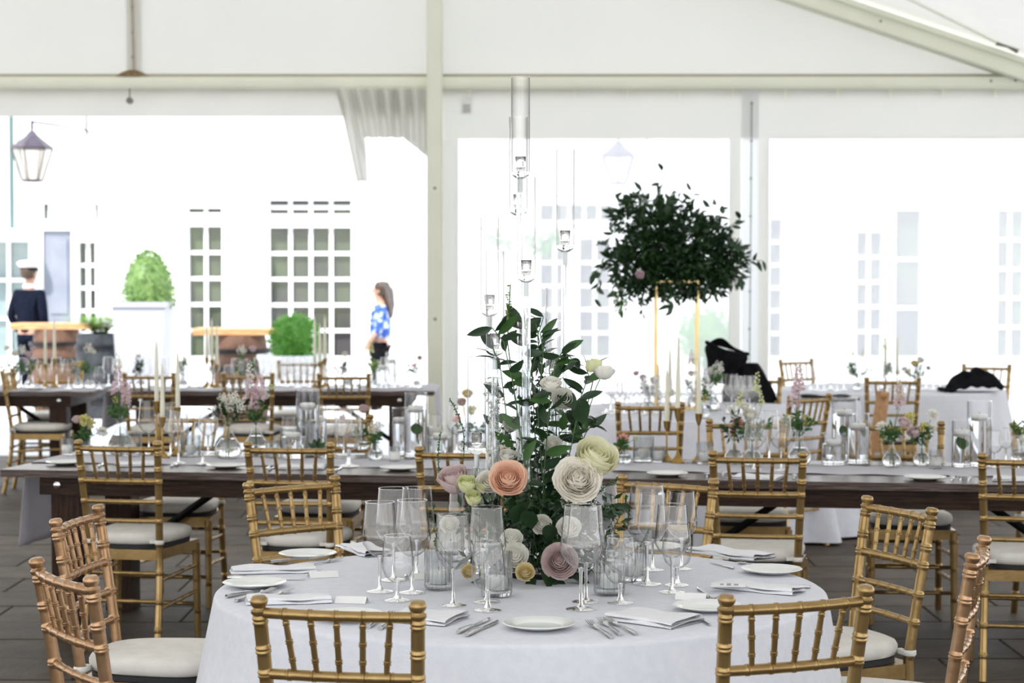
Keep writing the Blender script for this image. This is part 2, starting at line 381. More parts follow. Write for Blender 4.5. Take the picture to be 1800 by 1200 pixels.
# right side walls: fabric frame around clear windows
WIN = [(806, 1281, 246, 775), (1352, 2300, 241, 775)]
m = MB()
m.grid(vplane(779, 2300, 150, 244, TW + .02, .008, 60), 90, 6)
for (a, b) in ((779, 806), (1281, 1303), (1332, 1352)): m.grid(vplane(a, b, 244, 775, TW + .02, .006, 6), 4, 16)
m.grid(vplane(779, 2300, 775, 792, TW + .02, .01, 60), 60, 6)
struct('wall_end_panels', m, TENT, True)
for i, (a, b, c, d) in enumerate(WIN):
    m = MB().grid(vplane(a - 2, b + 2, c - 2, d + 4, TW + .035, .02, 9), 30, 24); struct('window_%d' % (i + 1), m, VINYL, True)
m = MB()
for k in range(16):
    x = Xw(826 + k * 92); m.box(x - .008, x + .008, TW - .03, TW + .0, Zw(172), zb0)
struct('trim_wall_hooks', m, ALU)
tg = MB().box(Xw(811), Xw(829), TW - .005, TW + .005, Zw(200), Zw(170)); tgo = struct('trim_care_tag', tg, CARD)
part('print', MB().box(Xw(814), Xw(827), TW - .008, TW - .004, Zw(198), Zw(183)), mat('tag_print', (.5, .5, .5), .7), tgo)
# gathered curtain by the post
def cur(u, v, split=False):
    xt = 590 + 162 * u; 
    k = max(0, v) ; xb = 700 + 52 * u
    s = k ** .8; x = xt + (xb - xt) * s - 10 * sin(pi * min(1, k * 1.2)) * (1 - u)
    fold = sin(u * 2 * pi * 6.5 + .6) * (.06 * (1 - .5 * k)) + .02 * sin(u * 31 + k * 6)
    return Vector((Xw(x), TW - .12 + fold, Zw(158) + (1.0 - Zw(158)) * k))
cu = thing('tent_curtain', 'clear vinyl sidewall with white header gathered beside the tent post', 'curtain')
def cshift(u, v, k0, k1): return cur(u, k0(u) + (k1(u) - k0(u)) * v)
hk = lambda u: (.36 if u < .16 else (.36 - (u - .16) * 2.6 if u < .21 else (.19 if u < .7 else .19 + (u - .7) * .25)))
part('header', MB().grid(lambda u, v: cshift(u, v, lambda u: 0, hk), 110, 12), TENT, cu, 'white opaque pleated header')
part('vinyl', MB().grid(lambda u, v: cshift(u, v, hk, lambda u: 1), 90, 20), VINYL2, cu, 'clear wrinkled vinyl')

# ---------------------------------------------------------------- the building beyond
BD = 28.0
def FX(px): return (px - 900) / FPX * BD
def FZ(py): return PD(900, py, BD).z
bld = thing('building', 'sunlit white building with tall paned windows beyond the tent', 'building')
OP = [(333, 391, 398, 640, 2, 5), (475, 618, 400, 640, 4, 5), (140, 169, 426, 640, 2, 5), (-60, 52, 425, 640, 3, 3),
      (1352, 1373, 385, 640, 1, 6), (1505, 1549, 408, 640, 2, 5), (1573, 1617, 370, 640, 1, 3), (1752, 1798, 370, 640, 2, 5), (1019, 1072, 420, 640, 2, 5), (950, 1000, 420, 640, 2, 5)]
TR = [(333, 391, 366, 374, 2, 1), (475, 618, 352, 376, 4, 2), (78, 175, 358, 385, 9, 1), (950, 1078, 360, 387, 5, 1)]
DOOR = (76, 126, 405, 640)
ops = [(FX(a), FX(b), max(.02, FZ(d)), FZ(c)) for (a, b, c, d, *_) in OP + TR] + [(FX(76), FX(126), .02, FZ(405))]
ops = [(a, b, (0 if c < .5 else c), d) for a, b, c, d in ops]
xs = sorted(set([-16, 16] + [v for o in ops for v in o[:2]])); zs = sorted(set([0, 8] + [v for o in ops for v in o[2:]]))
m = MB()
for i in range(len(xs) - 1):
    run = None
    for j in range(len(zs) - 1):
        cx, cz = (xs[i] + xs[i + 1]) / 2, (zs[j] + zs[j + 1]) / 2
        hole = any(a < cx < b and c < cz < d for a, b, c, d in ops)
        if not hole and run is None: run = zs[j]
        if (hole or j == len(zs) - 2) and run is not None:
            m.box(xs[i], xs[i + 1], BD, BD + .3, run, zs[j] if hole else zs[j + 1]); run = None
part('wall', m, STUCCO, bld, smooth=False)
part('stone_block', MB().box(FX(60), FX(170), BD - .03, BD, FZ(330), FZ(262)), STONE, bld, 'patch of bare pale stone', smooth=False)
for n_, (a, b, c, d, nx, nz) in enumerate(OP + TR):
    xa, xb, za, zb = FX(a), FX(b), FZ(d) if n_ >= len(OP) else 0.0, FZ(c)
    f = MB(); t = .03
    f.box(xa - .06, xb + .06, BD - .04, BD, zb, zb + .07); f.box(xa - .06, xa, BD - .04, BD, za, zb); f.box(xb, xb + .06, BD - .04, BD, za, zb)
    if n_ >= len(OP): f.box(xa - .06, xb + .06, BD - .04, BD, za - .05, za)
    base = za + (0.5 if n_ < len(OP) else 0)
    if n_ < len(OP): f.box(xa, xb, BD + .02, BD + .08, za, base)
    tv = .055 if nx < 9 else .07
    for i in range(1, nx): x = xa + (xb - xa) * i / nx; f.box(x - tv / 2, x + tv / 2, BD + .03, BD + .09, base, zb)
    for j in range(1, nz): z = base + (zb - base) * j / nz; f.box(xa, xb, BD + .032, BD + .088, z - .028, z + .028)
    fo = part('window', f, FRAMEW, bld, smooth=False)
    pmx = PANETEAL if a < 0 else PANE
    for i in range(nx):
        for j in range(nz):
            x0, x1 = xa + (xb - xa) * i / nx, xa + (xb - xa) * (i + 1) / nx; z0, z1 = base + (zb - base) * j / nz, base + (zb - base) * (j + 1) / nz
            part('pane', MB().box(x0 + .002, x1 - .002, BD + .10, BD + .12, z0 + .002, z1 - .002), pmx, fo, smooth=False)
dr = part('door', MB().box(FX(76), FX(125), BD + .05, BD + .12, 0, FZ(405)).box(FX(88), FX(118), BD + .03, BD + .05, 1.1, FZ(420)).box(FX(88), FX(118), BD + .03, BD + .05, .15, 1.0), DOORB, bld, 'pale blue-grey panelled door', smooth=False)
part('handle', MB().tube([(FX(80), BD + .0, 1.05), (FX(80), BD - .05, 1.05), (FX(84), BD - .05, 1.05)], .012, 6), STEEL, dr)
part('door_canopy', MB().box(FX(-60), FX(58), BD - .5, BD, FZ(420), FZ(403)), FRAMEW, bld, smooth=False)
part('downpipe', MB().tube([(FX(26), BD - .12, 3.9), (FX(26), BD - .12, FZ(402))], .035, 10), TEAL, bld, 'green copper downpipe')
part('roof', MB().box(-16, 16, BD - .3, BD + 6, 8, 8.2), STUCCO, bld, smooth=False)

def lantern(pxc, py0, py1, d, arm, label):
    top, bot = PD(pxc, py0, d), PD(pxc, py1, d); h = top.z - bot.z
    t = thing('wall_lantern', label, 'lantern', (bot.x, d, bot.z), R_(20))
    n = 6; rt, rb = h * .40, h * .20; hr = h * .62
    part('roof', MB().lathe([(rt * 1.05, hr), (rt * 1.05, hr + .02), (rt * .35, hr + h * .25), (.03, h * .98), (0, h)], n), LANT, t, smooth=False)
    fr = MB()
    for i in range(n):
        a = 2 * pi * i / n; fr.tube([(rb * cos(a), rb * sin(a), 0), (rt * cos(a), rt * sin(a), hr)], .012, 5)
    fr.lathe([(rb * .5, -.02), (rb, -.02), (rb, .015), (rb * .5, .015)], n)
    part('frame', fr, LANT, t, smooth=False)
    for i in range(n):
        a0, a1 = 2 * pi * i / n, 2 * pi * (i + 1) / n
        part('pane', MB().add([(rb * cos(a0), rb * sin(a0), 0), (rb * cos(a1), rb * sin(a1), 0), (rt * cos(a1), rt * sin(a1), hr), (rt * cos(a0), rt * sin(a0), hr)], [(0, 1, 2, 3)]), LGLASS, t, smooth=False)
    A = MB().tube([(0, 0, h), (0, 0, h + .12)], .02, 6); Rz = Matrix.Rotation(-R_(20), 3, 'Z')
    A.tube([Rz @ Vector(p) for p in ((0, 0, h + .1), (.22, .2, h + .08), (.44, 1.0, h + .08), (.44, BD - d - .02, h + .05))], .016, 6)
    A.tube([Rz @ Vector(p) for p in ((.44, 1.2, h + .32), (.44, 1.2, h), )], .016, 6)
    part('bracket', A, LANT, t)
lantern(57, 228, 317, 25.5, 1, 'aged copper wall lantern hanging at upper left beyond the open bay')
lantern(1087, 246, 322, 25.5, 1, 'wall lantern seen hazily through the clear window right of the candleholders')

def leafmesh(L, W, mat_, name='leaf', curl=.18, fold=.25):
    m = MB(); nv = 6
    for j in range(nv + 1):
        v = j / nv; wd = W * (sin(pi * v ** .85) ** .8) * .5 if 0 < v < 1 else 0.0005
        z = -curl * L * v * v + .06 * L * v
        m.v += [(-wd, v * L, z + fold * wd), (0, v * L, z), (wd, v * L, z + fold * wd)]
    for j in range(nv):
        a = j * 3; m.f += [(a, a + 1, a + 4, a + 3), (a + 1, a + 2, a + 5, a + 4)]
    return m.mesh(name, mat_)
def addleaf(mb, p, d, L, W, up=None):
    d = Vector(d).normalized(); up = Vector(up) if up else Vector((random.uniform(-1, 1), random.uniform(-1, 1), random.uniform(-.2, 1)))
    s = d.cross(up); s = s.normalized() if s.length > 1e-5 else Vector((1, 0, 0)); n = s.cross(d); p = Vector(p)
    m_ = p + d * L * .5
    mb.add([p, m_ + s * W * .5 + n * W * .12, p + d * L - n * L * .1, m_ - s * W * .5 + n * W * .12, m_], [(0, 1, 4), (1, 2, 4), (2, 3, 4), (3, 0, 4)])
def rnd():
    while 1:
        v = Vector([random.uniform(-1, 1) for _ in range(3)])
        if .1 < v.length < 1: return v.normalized()
def bush(parent, c, rx, rz, n, L, W, m_, core=None, shape=None, name='foliage'):
    b = MB()
    for _ in range(n):
        v = rnd(); k = random.uniform(.72, 1.04); p = Vector((v.x * rx * k, v.y * rx * k, v.z * rz * k))
        if shape: p = shape(v, k)
        addleaf(b, Vector(c) + p, v + rnd() * .7, L * random.uniform(.7, 1.2), W)
    part(name, b, m_, parent, kind='stuff', smooth=False)
    if core: part('branches', MB().ball(c, 1, 10, 6).mesh and MB().add([Vector(c) + Vector((v[0] * rx * .78, v[1] * rx * .78, v[2] * rz * .78)) for v in MB().ball((0, 0, 0), 1, 12, 8).v], MB().ball((0, 0, 0), 1, 12, 8).f), core, parent)

# tall white planter with clipped cone
d = 23.0; q = PD(252, 530, d)
pl = thing('tall_planter', 'tall white tapered planter beyond the left long table', 'planter', (q.x, d, -.05))
h = q.z + .05
M8 = Matrix.Rotation(pi / 4, 4, 'Z')
part('pot', MB().lathe([(.0, 0), (.33, 0), (.43, h - .06), (.46, h - .06), (.46, h), (.41, h), (.40, h - .08), (0, h - .08)], 4, M8), PLANTER, pl, smooth=False)
tp = thing('topiary', 'pale green clipped cone shrub in the tall white planter', 'shrub', (q.x + .06, d, q.z - .05))
def cone(v, k): zz = (v.z + 1) / 2; rr = .30 * (1 - zz ** 2.0) ** .5; a = math.atan2(v.y, v.x); return Vector((rr * cos(a) * k, rr * sin(a) * k, zz * .62))
bush(tp, (0, 0, 0), .2, .3, 1400, .05, .025, LEAFY, shape=cone)
part('branches', MB().lathe([(0, 0), (.24, 0), (.265, .2), (.235, .38), (.16, .50), (.07, .57), (0, .585)], 14), LEAFY, tp)
# round shrub in white bowl planter
d = 21.0; q = PD(518, 615, d)
pl = thing('bowl_planter', 'low wide white planter outside the paned window', 'planter', (q.x, d, -.05))
part('pot', MB().lathe([(0, 0), (.20, 0), (.36, .62), (.38, q.z - .06), (.40, q.z - .05), (.40, q.z), (.36, q.z), (.34, q.z - .05), (0, q.z - .05)], 28), STUCCO, pl)
tp = thing('box_shrub', 'bright green rounded box shrub in the low white planter', 'shrub', (q.x, d, q.z + .12))
bush(tp, (0, 0, 0), .25, .25, 1300, .05, .028, LEAFB, core=LEAFB)
# dark barrel planter with fern
d = 23.6; q = PD(176, 586, d)
pl = thing('barrel_planter', 'dark grey half barrel planter holding a fern', 'planter', (q.x, d, -.05))
hh = q.z + .05
part('barrel', MB().lathe([(0, 0), (.25, 0), (.29, hh * .5), (.27, hh), (.24, hh), (.23, hh - .05), (0, hh - .05)], 24), BARRELG, pl)
for k in (.2, .82): part('hoop', MB().lathe([(.275, hh * k), (.298, hh * k), (.298, hh * k + .05), (.275, hh * k + .05)], 24), IRON, pl)
tp = thing('fern', 'bright lime fern spilling from the dark barrel planter', 'fern', (q.x, d, q.z - .04))
b = MB()
for k in range(90):
    a = random.uniform(0, 2 * pi); L = random.uniform(.40, .62); e = random.uniform(.6, 1.4); pts = []
    for i in range(12):
        t = i / 11; r = L * t * cos(e * (1 - t * .5)); z = L * t * sin(e) * (1.25 - .75 * t); p = Vector((r * cos(a), r * sin(a), z)); pts.append(p)
        if i: 
            for s in (-1, 1): addleaf(b, p, Vector((-sin(a) * s, cos(a) * s, .1)) + Vector((cos(a), sin(a), 0)) * .4, .09 * (1.1 - t), .035, (0, 0, 1))
part('fronds', b, LEAF3, tp, kind='stuff', smooth=False)
# barrel tables with plank tops
def barreltable(pa, pb, py, z, bm_, label, blab):
    a = P(pa, py, z); b_ = P(pb, py, z); c = (a + b_) / 2; L = (b_ - a).length
    t = thing('barrel_table', label, 'table', (c.x, c.y + .25, -.05)); z += .05
    part('plank_top', MB().bbox(-L / 2, L / 2, -.25, .25, z - .075, z, .008), PLANKO, t, smooth=False)
    part('barrel', MB().lathe([(0, 0), (.27, 0), (.35, .40), (.33, .6), (.27, z - .08), (0, z - .08)], 24), bm_, t)
    for k in (.06, .28, .62, .82): part('hoop', MB().lathe([(.29 + .06 * sin(pi * k), k), (.305 + .06 * sin(pi * k), k), (.305 + .06 * sin(pi * k), k + .05), (.29 + .06 * sin(pi * k), k + .05)], 24), IRON, t)
barreltable(17, 166, 568, 1.05, BARREL, 'brown barrel table with orange plank top before the man in navy', '')
barreltable(338, 500, 577, 1.05, BARREL, 'brown barrel table with orange plank top in front of the narrow window', '')

# garland arch seen through the window
ar = thing('garland_arch', 'gold framed arch with a leafy garland seen through the clear window', 'arch', (PD(905, 500, 24).x, 24, -.05))
wA = 1.25
part('frame', MB().tube([(-wA / 2, 0, 0), (-wA / 2, 0, 2.25), (wA / 2, 0, 2.25), (wA / 2, 0, 0)], .018, 6), GOLDBAR, ar)
b = MB()
for k in range(500):
    t = random.random(); p = Vector((-.35 + t * .95, random.uniform(-.08, .08), 2.24 - .1 * random.random() - .25 * abs(sin(t * 7)) * random.random())); addleaf(b, p, rnd() + Vector((0, 0, -.3)), .08, .03)
part('garland', b, LEAFB, ar, kind='stuff', smooth=False)
# shrub behind the right window
q = PD(1242, 592, 24)
tp = thing('round_shrub', 'round green shrub seen hazily through the window under the tall centrepiece', 'shrub', (q.x, 24, -.05))
bush(tp, (0, 0, q.z + .05), .32, .34, 1300, .06, .03, LEAFB, core=LEAFB)
part('trunk', MB().lathe([(0, 0), (.06, 0), (.04, q.z - .1), (0, q.z - .1)], 8), BARREL, tp)

# ---------------------------------------------------------------- people
def skin(name, nodes, edges, mt, parent, sub=2):
    ids = list(nodes); me = bpy.data.meshes.new(name)
    me.from_pydata([nodes[i][0] for i in ids], [(ids.index(a), ids.index(b)) for a, b in edges], []); me.materials.append(mt)
    o = link(name, me, parent); md = o.modifiers.new('Skin', 'SKIN'); md.use_smooth_shade = True
    if not me.skin_vertices: 
        return o
    for k, i in enumerate(ids):
        r = nodes[i][1]; me.skin_vertices[0].data[k].radius = (r, r) if not hasattr(r, '__len__') else r
        me.skin_vertices[0].data[k].use_root = (k == 0)
    s = o.modifiers.new('Sub', 'SUBSURF'); s.levels = sub; s.render_levels = sub; return o
def chain(*a): return [(a[i], a[i + 1]) for i in range(len(a) - 1)]
def hand(nodes, edges, wrist, at, d, side, pre, s=1.0):
    at = Vector(at); d = Vector(d).normalized(); sd_ = Vector(side).normalized(); 
    nodes[pre + 'palm'] = (tuple(at + d * .05 * s), (.026, .014)); edges.append((wrist, pre + 'palm'))
    for k, L in enumerate((.062, .072, .068, .052)):
        b0 = at + d * .075 * s + sd_ * (k - 1.5) * .019 * s
        nodes[pre + 'f%da' % k] = (tuple(b0), .0095); nodes[pre + 'f%db' % k] = (tuple(b0 + d * L * .55 * s), .0085); nodes[pre + 'f%dc' % k] = (tuple(b0 + d * L * s + d.cross(sd_) * .015), .007)
        edges += [(pre + 'palm', pre + 'f%da' % k), (pre + 'f%da' % k, pre + 'f%db' % k), (pre + 'f%db' % k, pre + 'f%dc' % k)]
    t0 = at + d * .03 * s - sd_ * .035 * s
    nodes[pre + 'ta'] = (tuple(t0), .011); nodes[pre + 'tb'] = (tuple(t0 + d * .045 * s - sd_ * .012 * s), .008); edges += [(pre + 'palm', pre + 'ta'), (pre + 'ta', pre + 'tb')]
def person(label, loc, rz, male, H):
    t = thing('person', label, 'person', loc, rz); k = H / 1.75
    # local frame: faces +Y, x to its right
    n = {}; e = []
    def N(i, x, y, z, r): n[i] = ((x * k, y * k, z * k), r if not hasattr(r, '__len__') else r)
    sh = .19 if male else .165
    N('pel', 0, 0, .95, .13); N('wai', 0, .0, 1.10, .12 if male else .10); N('che', 0, -.01, 1.30, (.15, .12)); N('nec0', 0, -.02, 1.46, .07); N('nec', 0, .0, 1.53, .055)
    N('hd0', 0, .02, 1.60, .07); N('hd1', 0, .015, 1.67, .095); N('hd2', 0, .0, 1.735, .07)
    e += chain('pel', 'wai', 'che', 'nec0', 'nec', 'hd0', 'hd1', 'hd2')
    for s, c in ((1, 'r'), (-1, 'l')):
        N('sh' + c, s * sh, -.01, 1.41, .062)
        if male: N('el' + c, s * (sh + .08), -.05, 1.13, .045); N('wr' + c, s * (sh + .02), .07, .90, .028)
        else: N('el' + c, s * (sh + .03), -.04, 1.12, .038); N('wr' + c, s * (sh + .03), .12, .96, .024)
        e += chain('che', 'sh' + c, 'el' + c, 'wr' + c)
        hand(n, e, 'wr' + c, n['wr' + c][0], (0, .35, -1), (0, 1, .3), c + 'h', k)
        N('hip' + c, s * .09, 0, .88, .095); N('kn' + c, s * .10, .02, .50, .06); N('an' + c, s * .105, -.02, .09, .04); N('to' + c, s * .12, .15, .035, .03)
        e += chain('pel', 'hip' + c, 'kn' + c, 'an' + c, 'to' + c)
    skin('body', n, e, SKIN, t)
    face = MB()
    for s in (1, -1): face.ball((s * .033 * k, .100 * k, 1.665 * k), .011, 8, 6); 
    part('eyes', face, HAIRB, t)
    fm = MB().tube([(0, .10 * k, 1.665 * k), (0, .130 * k, 1.63 * k), (0, .105 * k, 1.622 * k)], [.008, .014, .009], 6)
    for s in (1, -1): fm.ball((s * .092 * k, .0, 1.65 * k), .022, 8, 6)
    part('nose_and_ears', fm, SKIN, t)
    part('mouth', MB().tube([(-.025, .103 * k, 1.598 * k), (0, .112 * k, 1.596 * k), (.025, .103 * k, 1.598 * k)], .006, 6), mat('lips', (.4, .15, .13), .5), t)
    # clothes
    c = {}; ce = []
    def C(i, x, y, z, r): c[i] = ((x * k, y * k, z * k), r)
    C('a', 0, 0, .86 if male else .93, (.175, .135) if male else (.15, .13)); C('b', 0, 0, 1.08, (.17, .14) if male else (.16, .15)); C('c', 0, -.01, 1.30, (.175, .14) if male else (.145, .13)); C('d', 0, -.02, 1.455, .085)
    ce += chain('a', 'b', 'c', 'd')
    for s, q in ((1, 'r'), (-1, 'l')):
        sr = .078 if male else .065
        c['s' + q] = (n['sh' + q][0], sr); c['e' + q] = (n['el' + q][0], .06 if male else .055); 
        wv = Vector(n['wr' + q][0]); ev = Vector(n['el' + q][0]); c['w' + q] = (tuple(ev.lerp(wv, .93 if male else .35)), .042 if male else .055)
        ce += chain('c', 's' + q, 'e' + q, 'w' + q)
    skin('jacket' if male else 'blouse', c, ce, NAVY if male else BLOUSE, t)
    g = {}; ge = []
    g['p'] = ((0, 0, .95 * k), .13)
    for s, q in ((1, 'r'), (-1, 'l')):
        g['h' + q] = ((s * .09 * k, 0, .86 * k), .11); g['k' + q] = ((s * .10 * k, .02, .5 * k), .08); g['a' + q] = ((s * .105 * k, -.02, .08 * k), .065); ge += chain('p', 'h' + q, 'k' + q, 'a' + q)
    skin('trousers', g, ge, NAVY if male else BLACKC, t)
    for s in (1, -1): part('shoe', MB().ball((s * .115 * k, .05, .04), .055, 10, 6).add([], []), BLACKC, t).scale = (1, 1, 1)
    Mh = Matrix.Translation((0, -.008, 1.68 * k))
    if male:
        part('hair', MB().lathe([(.0, -.10), (.085, -.07), (.101, -.01), (.10, .04), (.07, .08), (0, .10)], 14, Mh @ Matrix.Translation((0, -.018, 0))), HAIRB, t)
        cp = part('cap', MB().lathe([(0, .03), (.104, .03), (.108, .06), (.15, .10), (.155, .12), (.11, .145), (0, .155)], 20, Mh), WHITEC, t)
        part('cap_band', MB().lathe([(.109, .025), (.112, .03), (.115, .062), (.108, .066)], 20, Mh), BLACKC, cp)
        part('visor', MB().grid(lambda u, v: Vector((.115 * sin((u - .5) * 2.0), .10 * cos((u - .5) * 2) + .055 * v * cos((u - .5) * 2.6), 1.71 * k - .02 * v)), 10, 3), BLACKC, cp)
        part('shirt_collar', MB().lathe([(.066, 0), (.078, .0), (.072, .045), (.064, .045)], 16, Matrix.Translation((0, -.01, 1.49 * k))), WHITEC, t)
    else:
        part('hair', MB().lathe([(0, -.10), (.08, -.08), (.105, -.01), (.106, .04), (.075, .09), (0, .105)], 14, Mh @ Matrix.Translation((0, -.022, 0))), HAIRB, t)
        part('ponytail', MB().tube([(0, -.10, 1.70 * k), (0, -.105, 1.6 * k), (0, -.13, 1.45 * k), (0, -.14, 1.28 * k)], [.06, .075, .06, .02], 10), HAIRB, t)
    return t
person('man in navy suit and white cap walking away beyond the left table', (PD(52, 500, 25.6).x, 25.6, -.05), R_(-28), True, 1.80)
person('woman in blue floral blouse and black trousers walking left outside', (PD(668, 500, 25).x, 25, -.05), R_(80), False, 1.58)

# ---------------------------------------------------------------- chiavari chairs
def ringed(L, r0, r1, rings, bump=1.16, half=.006, mid=None):
    out = [(0.0, r0)]
    def rr(t): 
        b = r0 + (r1 - r0) * t / L
        if mid: b *= 1 + (mid - 1) * sin(pi * t / L)
        return b
    for g in sorted(rings):
        for (dt, f) in ((-half * 2.4, 1), (-half * 1.35, 1), (-half * .95, bump), (-half * .45, bump), (-half * .12, 1.0), (half * .12, 1.0), (half * .45, bump), (half * .95, bump), (half * 1.35, 1), (half * 2.4, 1)):
            t = g + dt
            if 0 < t < L: out.append((t, rr(t) * f))
    out.append((L, rr(L))); return out
def bamboo(mb, a, b, r0, r1, rings, n=10, bump=1.16, half=.006, mid=None):
    a, b = Vector(a), Vector(b); L = (b - a).length; q = ringed(L, r0, r1, [L * g for g in rings], bump, half, mid)
    mb.tube([a.lerp(b, t / L) for t, r in q], [r for t, r in q], n); return mb
def postpos(z, s):
    if z < .44: u = (.44 - z) / .44; return Vector((s * (.160 + .012 * u), -.185 - .065 * u ** 1.6, z))
    u = (z - .44) / .46; return Vector((s * (.160 + .021 * u), -.185 - .068 * u ** 1.15, z))
CH = {}
def make_chair(G=GOLD, key='g'):
    t = thing('chiavari_chair', '', 'chair')
    if key not in CH:
        M = {}
        for s in (-1, 1):
            q = ringed(.885, .0165, .0160, [.10, .22, .345, .47, .57, .655, .745, .80, .868], 1.14, .0065)
            mb = MB().tube([postpos(z, s) for z, r in q], [r for z, r in q], 12, cap=False)
            top = postpos(.885, s); tilt = Matrix.Translation(top) @ Matrix.Rotation(.15, 4, 'X')
            mb.lathe([(.016, -.004), (.0195, 0), (.0195, .006), (.0155, .009), (.014, .013), (.0175, .017), (.020, .024), (.0195, .031), (.015, .037), (0, .039)], 12, tilt)
            mb.lathe([(0, 0), (.0165, 0)], 12, Matrix.Translation(postpos(0, s)))
            M['post%d' % s] = mb.mesh('back_post', G)
            mb = MB(); bamboo(mb, (s * .192, .20, 0), (s * .188, .19, .43), .0145, .0185, [.28, .6, .9], 12); M['front%d' % s] = mb.mesh('front_leg', G)
        y = {z: postpos(z, 1) for z in (.885, .745, .655, .57)}
        for z in y:
            mb = MB(); a = Vector((-y[z].x, y[z].y, z)); b = Vector((y[z].x, y[z].y, z)); bow = .018 if z > .8 else .012
            q = ringed(1, .0125 if z > .7 else .010, .0125 if z > .7 else .010, [1 / 6 * i for i in range(1, 6)] if z > .6 else [.25, .5, .75], 1.14, .012)
            mb.tube([a.lerp(b, tt) + Vector((0, -bow * sin(pi * tt), 0)) for tt, r in q], [r for tt, r in q], 10); M['rail%.3f' % z] = mb.mesh('back_rail', G)
        for i in range(5):
            f = (i + 1) / 6; a = Vector((0, 0, 0)); 
            p0 = Vector((-y[.745].x + 2 * y[.745].x * (f * .90 + .05), y[.745].y - .012 * sin(pi * f), .745)); p1 = Vector((-y[.885].x + 2 * y[.885].x * f, y[.885].y - .018 * sin(pi * f), .885))
            mb = MB(); bamboo(mb, p0, p1, .0062, .0062, [.25, .55, .85], 8, 1.28, .0042, 1.2); M['sp%d' % i] = mb.mesh('spindle', G)
        # seat frame: ring of boards
        mb = MB(); o = [(-.165, -.20), (.165, -.20), (.20, .20), (-.20, .20)]; i_ = [(-.13, -.16), (.13, -.16), (.16, .16), (-.16, .16)]
        vs = [(x, yy, z) for z in (.40, .445) for (x, yy) in o] + [(x, yy, z) for z in (.40, .445) for (x, yy) in i_]
        fs = []
        for k in range(4): j = (k + 1) % 4; fs += [(k, j, 4 + j, 4 + k), (8 + j, 8 + k, 12 + k, 12 + j), (4 + k, 4 + j, 12 + j, 12 + k), (j, k, 8 + k, 8 + j)]
        mb.add(vs, fs); M['frame'] = mb.mesh('seat_frame', G, False)
        def se(a, rx0, p=3.2):
            ca, sa = cos(a), sin(a); r = (abs(ca) ** p + abs(sa) ** p) ** (-1 / p); return r * ca, r * sa
        def pad(prof, n=40):
            mb = MB(); vs = []; fs = []
            for (k, z) in prof:
                for q in range(n):
                    cx, cyy = se(2 * pi * q / n, 1); yy = cyy * .205 * k; xx = cx * (.185 + .022 * cyy) * k; vs.append((xx, yy + .01, z))
            for r in range(len(prof) - 1):
                for q in range(n): j = (q + 1) % n; fs.append((r * n + q, r * n + j, r * n + n + j, r * n + n + q))
            fs.append(tuple(range(n))[::-1]); fs.append(tuple((len(prof) - 1) * n + q for q in range(n))); mb.add(vs, fs); return mb
        M['board'] = pad([(.96, .445), (.98, .447), (.98, .462), (.96, .464)]).mesh('seat_board', DARKBOARD)
        M['cushion'] = pad([(.94, .464), (.99, .468), (1.02, .482), (1.02, .496), (.99, .508), (.90, .516), (.6, .521), (.2, .523)]).mesh('cushion', CUSH)
        for s in (-1, 1):
            pp = postpos(.478, s); mb = MB().lathe([(.0185, -.009), (.021, -.006), (.021, .006), (.0185, .009)], 12, Matrix.Translation(pp)); mb.box(min(0, -s * .045), max(0, -s * .045), 0, .02, -.007, .007, Matrix.Translation(pp)); M['tie%d' % s] = mb.mesh('tie', TIE)
        def fr(z): return Vector((.19, .195, z))
        S = []
        for s in (-1, 1):
            for z in (.19, .31): S.append((postpos(z, s), Vector((s * .19, .195, z + .02))))
        for z in (.15, .27): S.append((Vector((-.19, .195, z)), Vector((.19, .195, z))))
        for z in (.22, .34): S.append((postpos(z, -1), postpos(z, 1)))
        for k, (a, b) in enumerate(S): mb = MB(); bamboo(mb, a, b, .009, .009, [.2, .4, .6, .8], 8, 1.18, .005); M['st%d' % k] = mb.mesh('stretcher', G)
        CH[key] = M
    M = CH[key]
    for s in (-1, 1): link('back_post', M['post%d' % s], t); link('leg', M['front%d' % s], t)
    for z in (.885, .745, .655, .57): link('back_rail', M['rail%.3f' % z], t)
    for i in range(5): link('spindle', M['sp%d' % i], t)
    link('seat_frame', M['frame'], t); link('seat_board', M['board'], t, label='black seat board'); c = link('cushion', M['cushion'], t, label='ivory padded cushion')
    for s in (-1, 1): link('tie', M['tie%d' % s], c)
    for k in range(8): link('stretcher', M['st%d' % k], t)
    return t
PCH = Proto(make_chair); PCH2 = Proto(lambda: make_chair(PINKGOLD, 'p'))
BACKY = postpos(.9, 1).y
def chair_mid(mid, rz, label, group, proto=None):
    off = Matrix.Rotation(rz, 3, 'Z') @ Vector((0, BACKY, 0))
    return (proto or PCH).put((mid.x - off.x, mid.y - off.y, 0), rz, label, group)
def chair_px(a, b, toward, label, group, proto=None):
    A, B = P(a[0], a[1], .922), P(b[0], b[1], .922); mid = (A + B) / 2; d_ = (B - A); f = Vector((-d_.y, d_.x, 0))
    if f.dot(Vector((toward[0] - mid.x, toward[1] - mid.y, 0))) < 0: f = -f
    return chair_mid(mid, math.atan2(-f.x, f.y), label, group, proto)
T0 = Vector((.024, 5.52, 0)); g0 = 'chairs around the round table'
chair_px((450, 1047), (740, 1056), T0, 'gold chiavari chair in the front, left of centre, back to the camera', g0)
chair_px((1275, 1045), (1523, 1028), T0, 'gold chiavari chair in the front, right of centre, back to the camera', g0)
chair_px((62, 979), (165, 1013), T0, 'gold chiavari chair nearest the left edge, at the round table', g0, PCH2)
chair_px((90, 914), (181, 884), T0, 'gold chiavari chair on the left, just behind the leftmost round table chair', g0, PCH2)
chair_px((429, 848), (596, 835), T0, 'gold chiavari chair behind the round table, left of the flowers', g0)
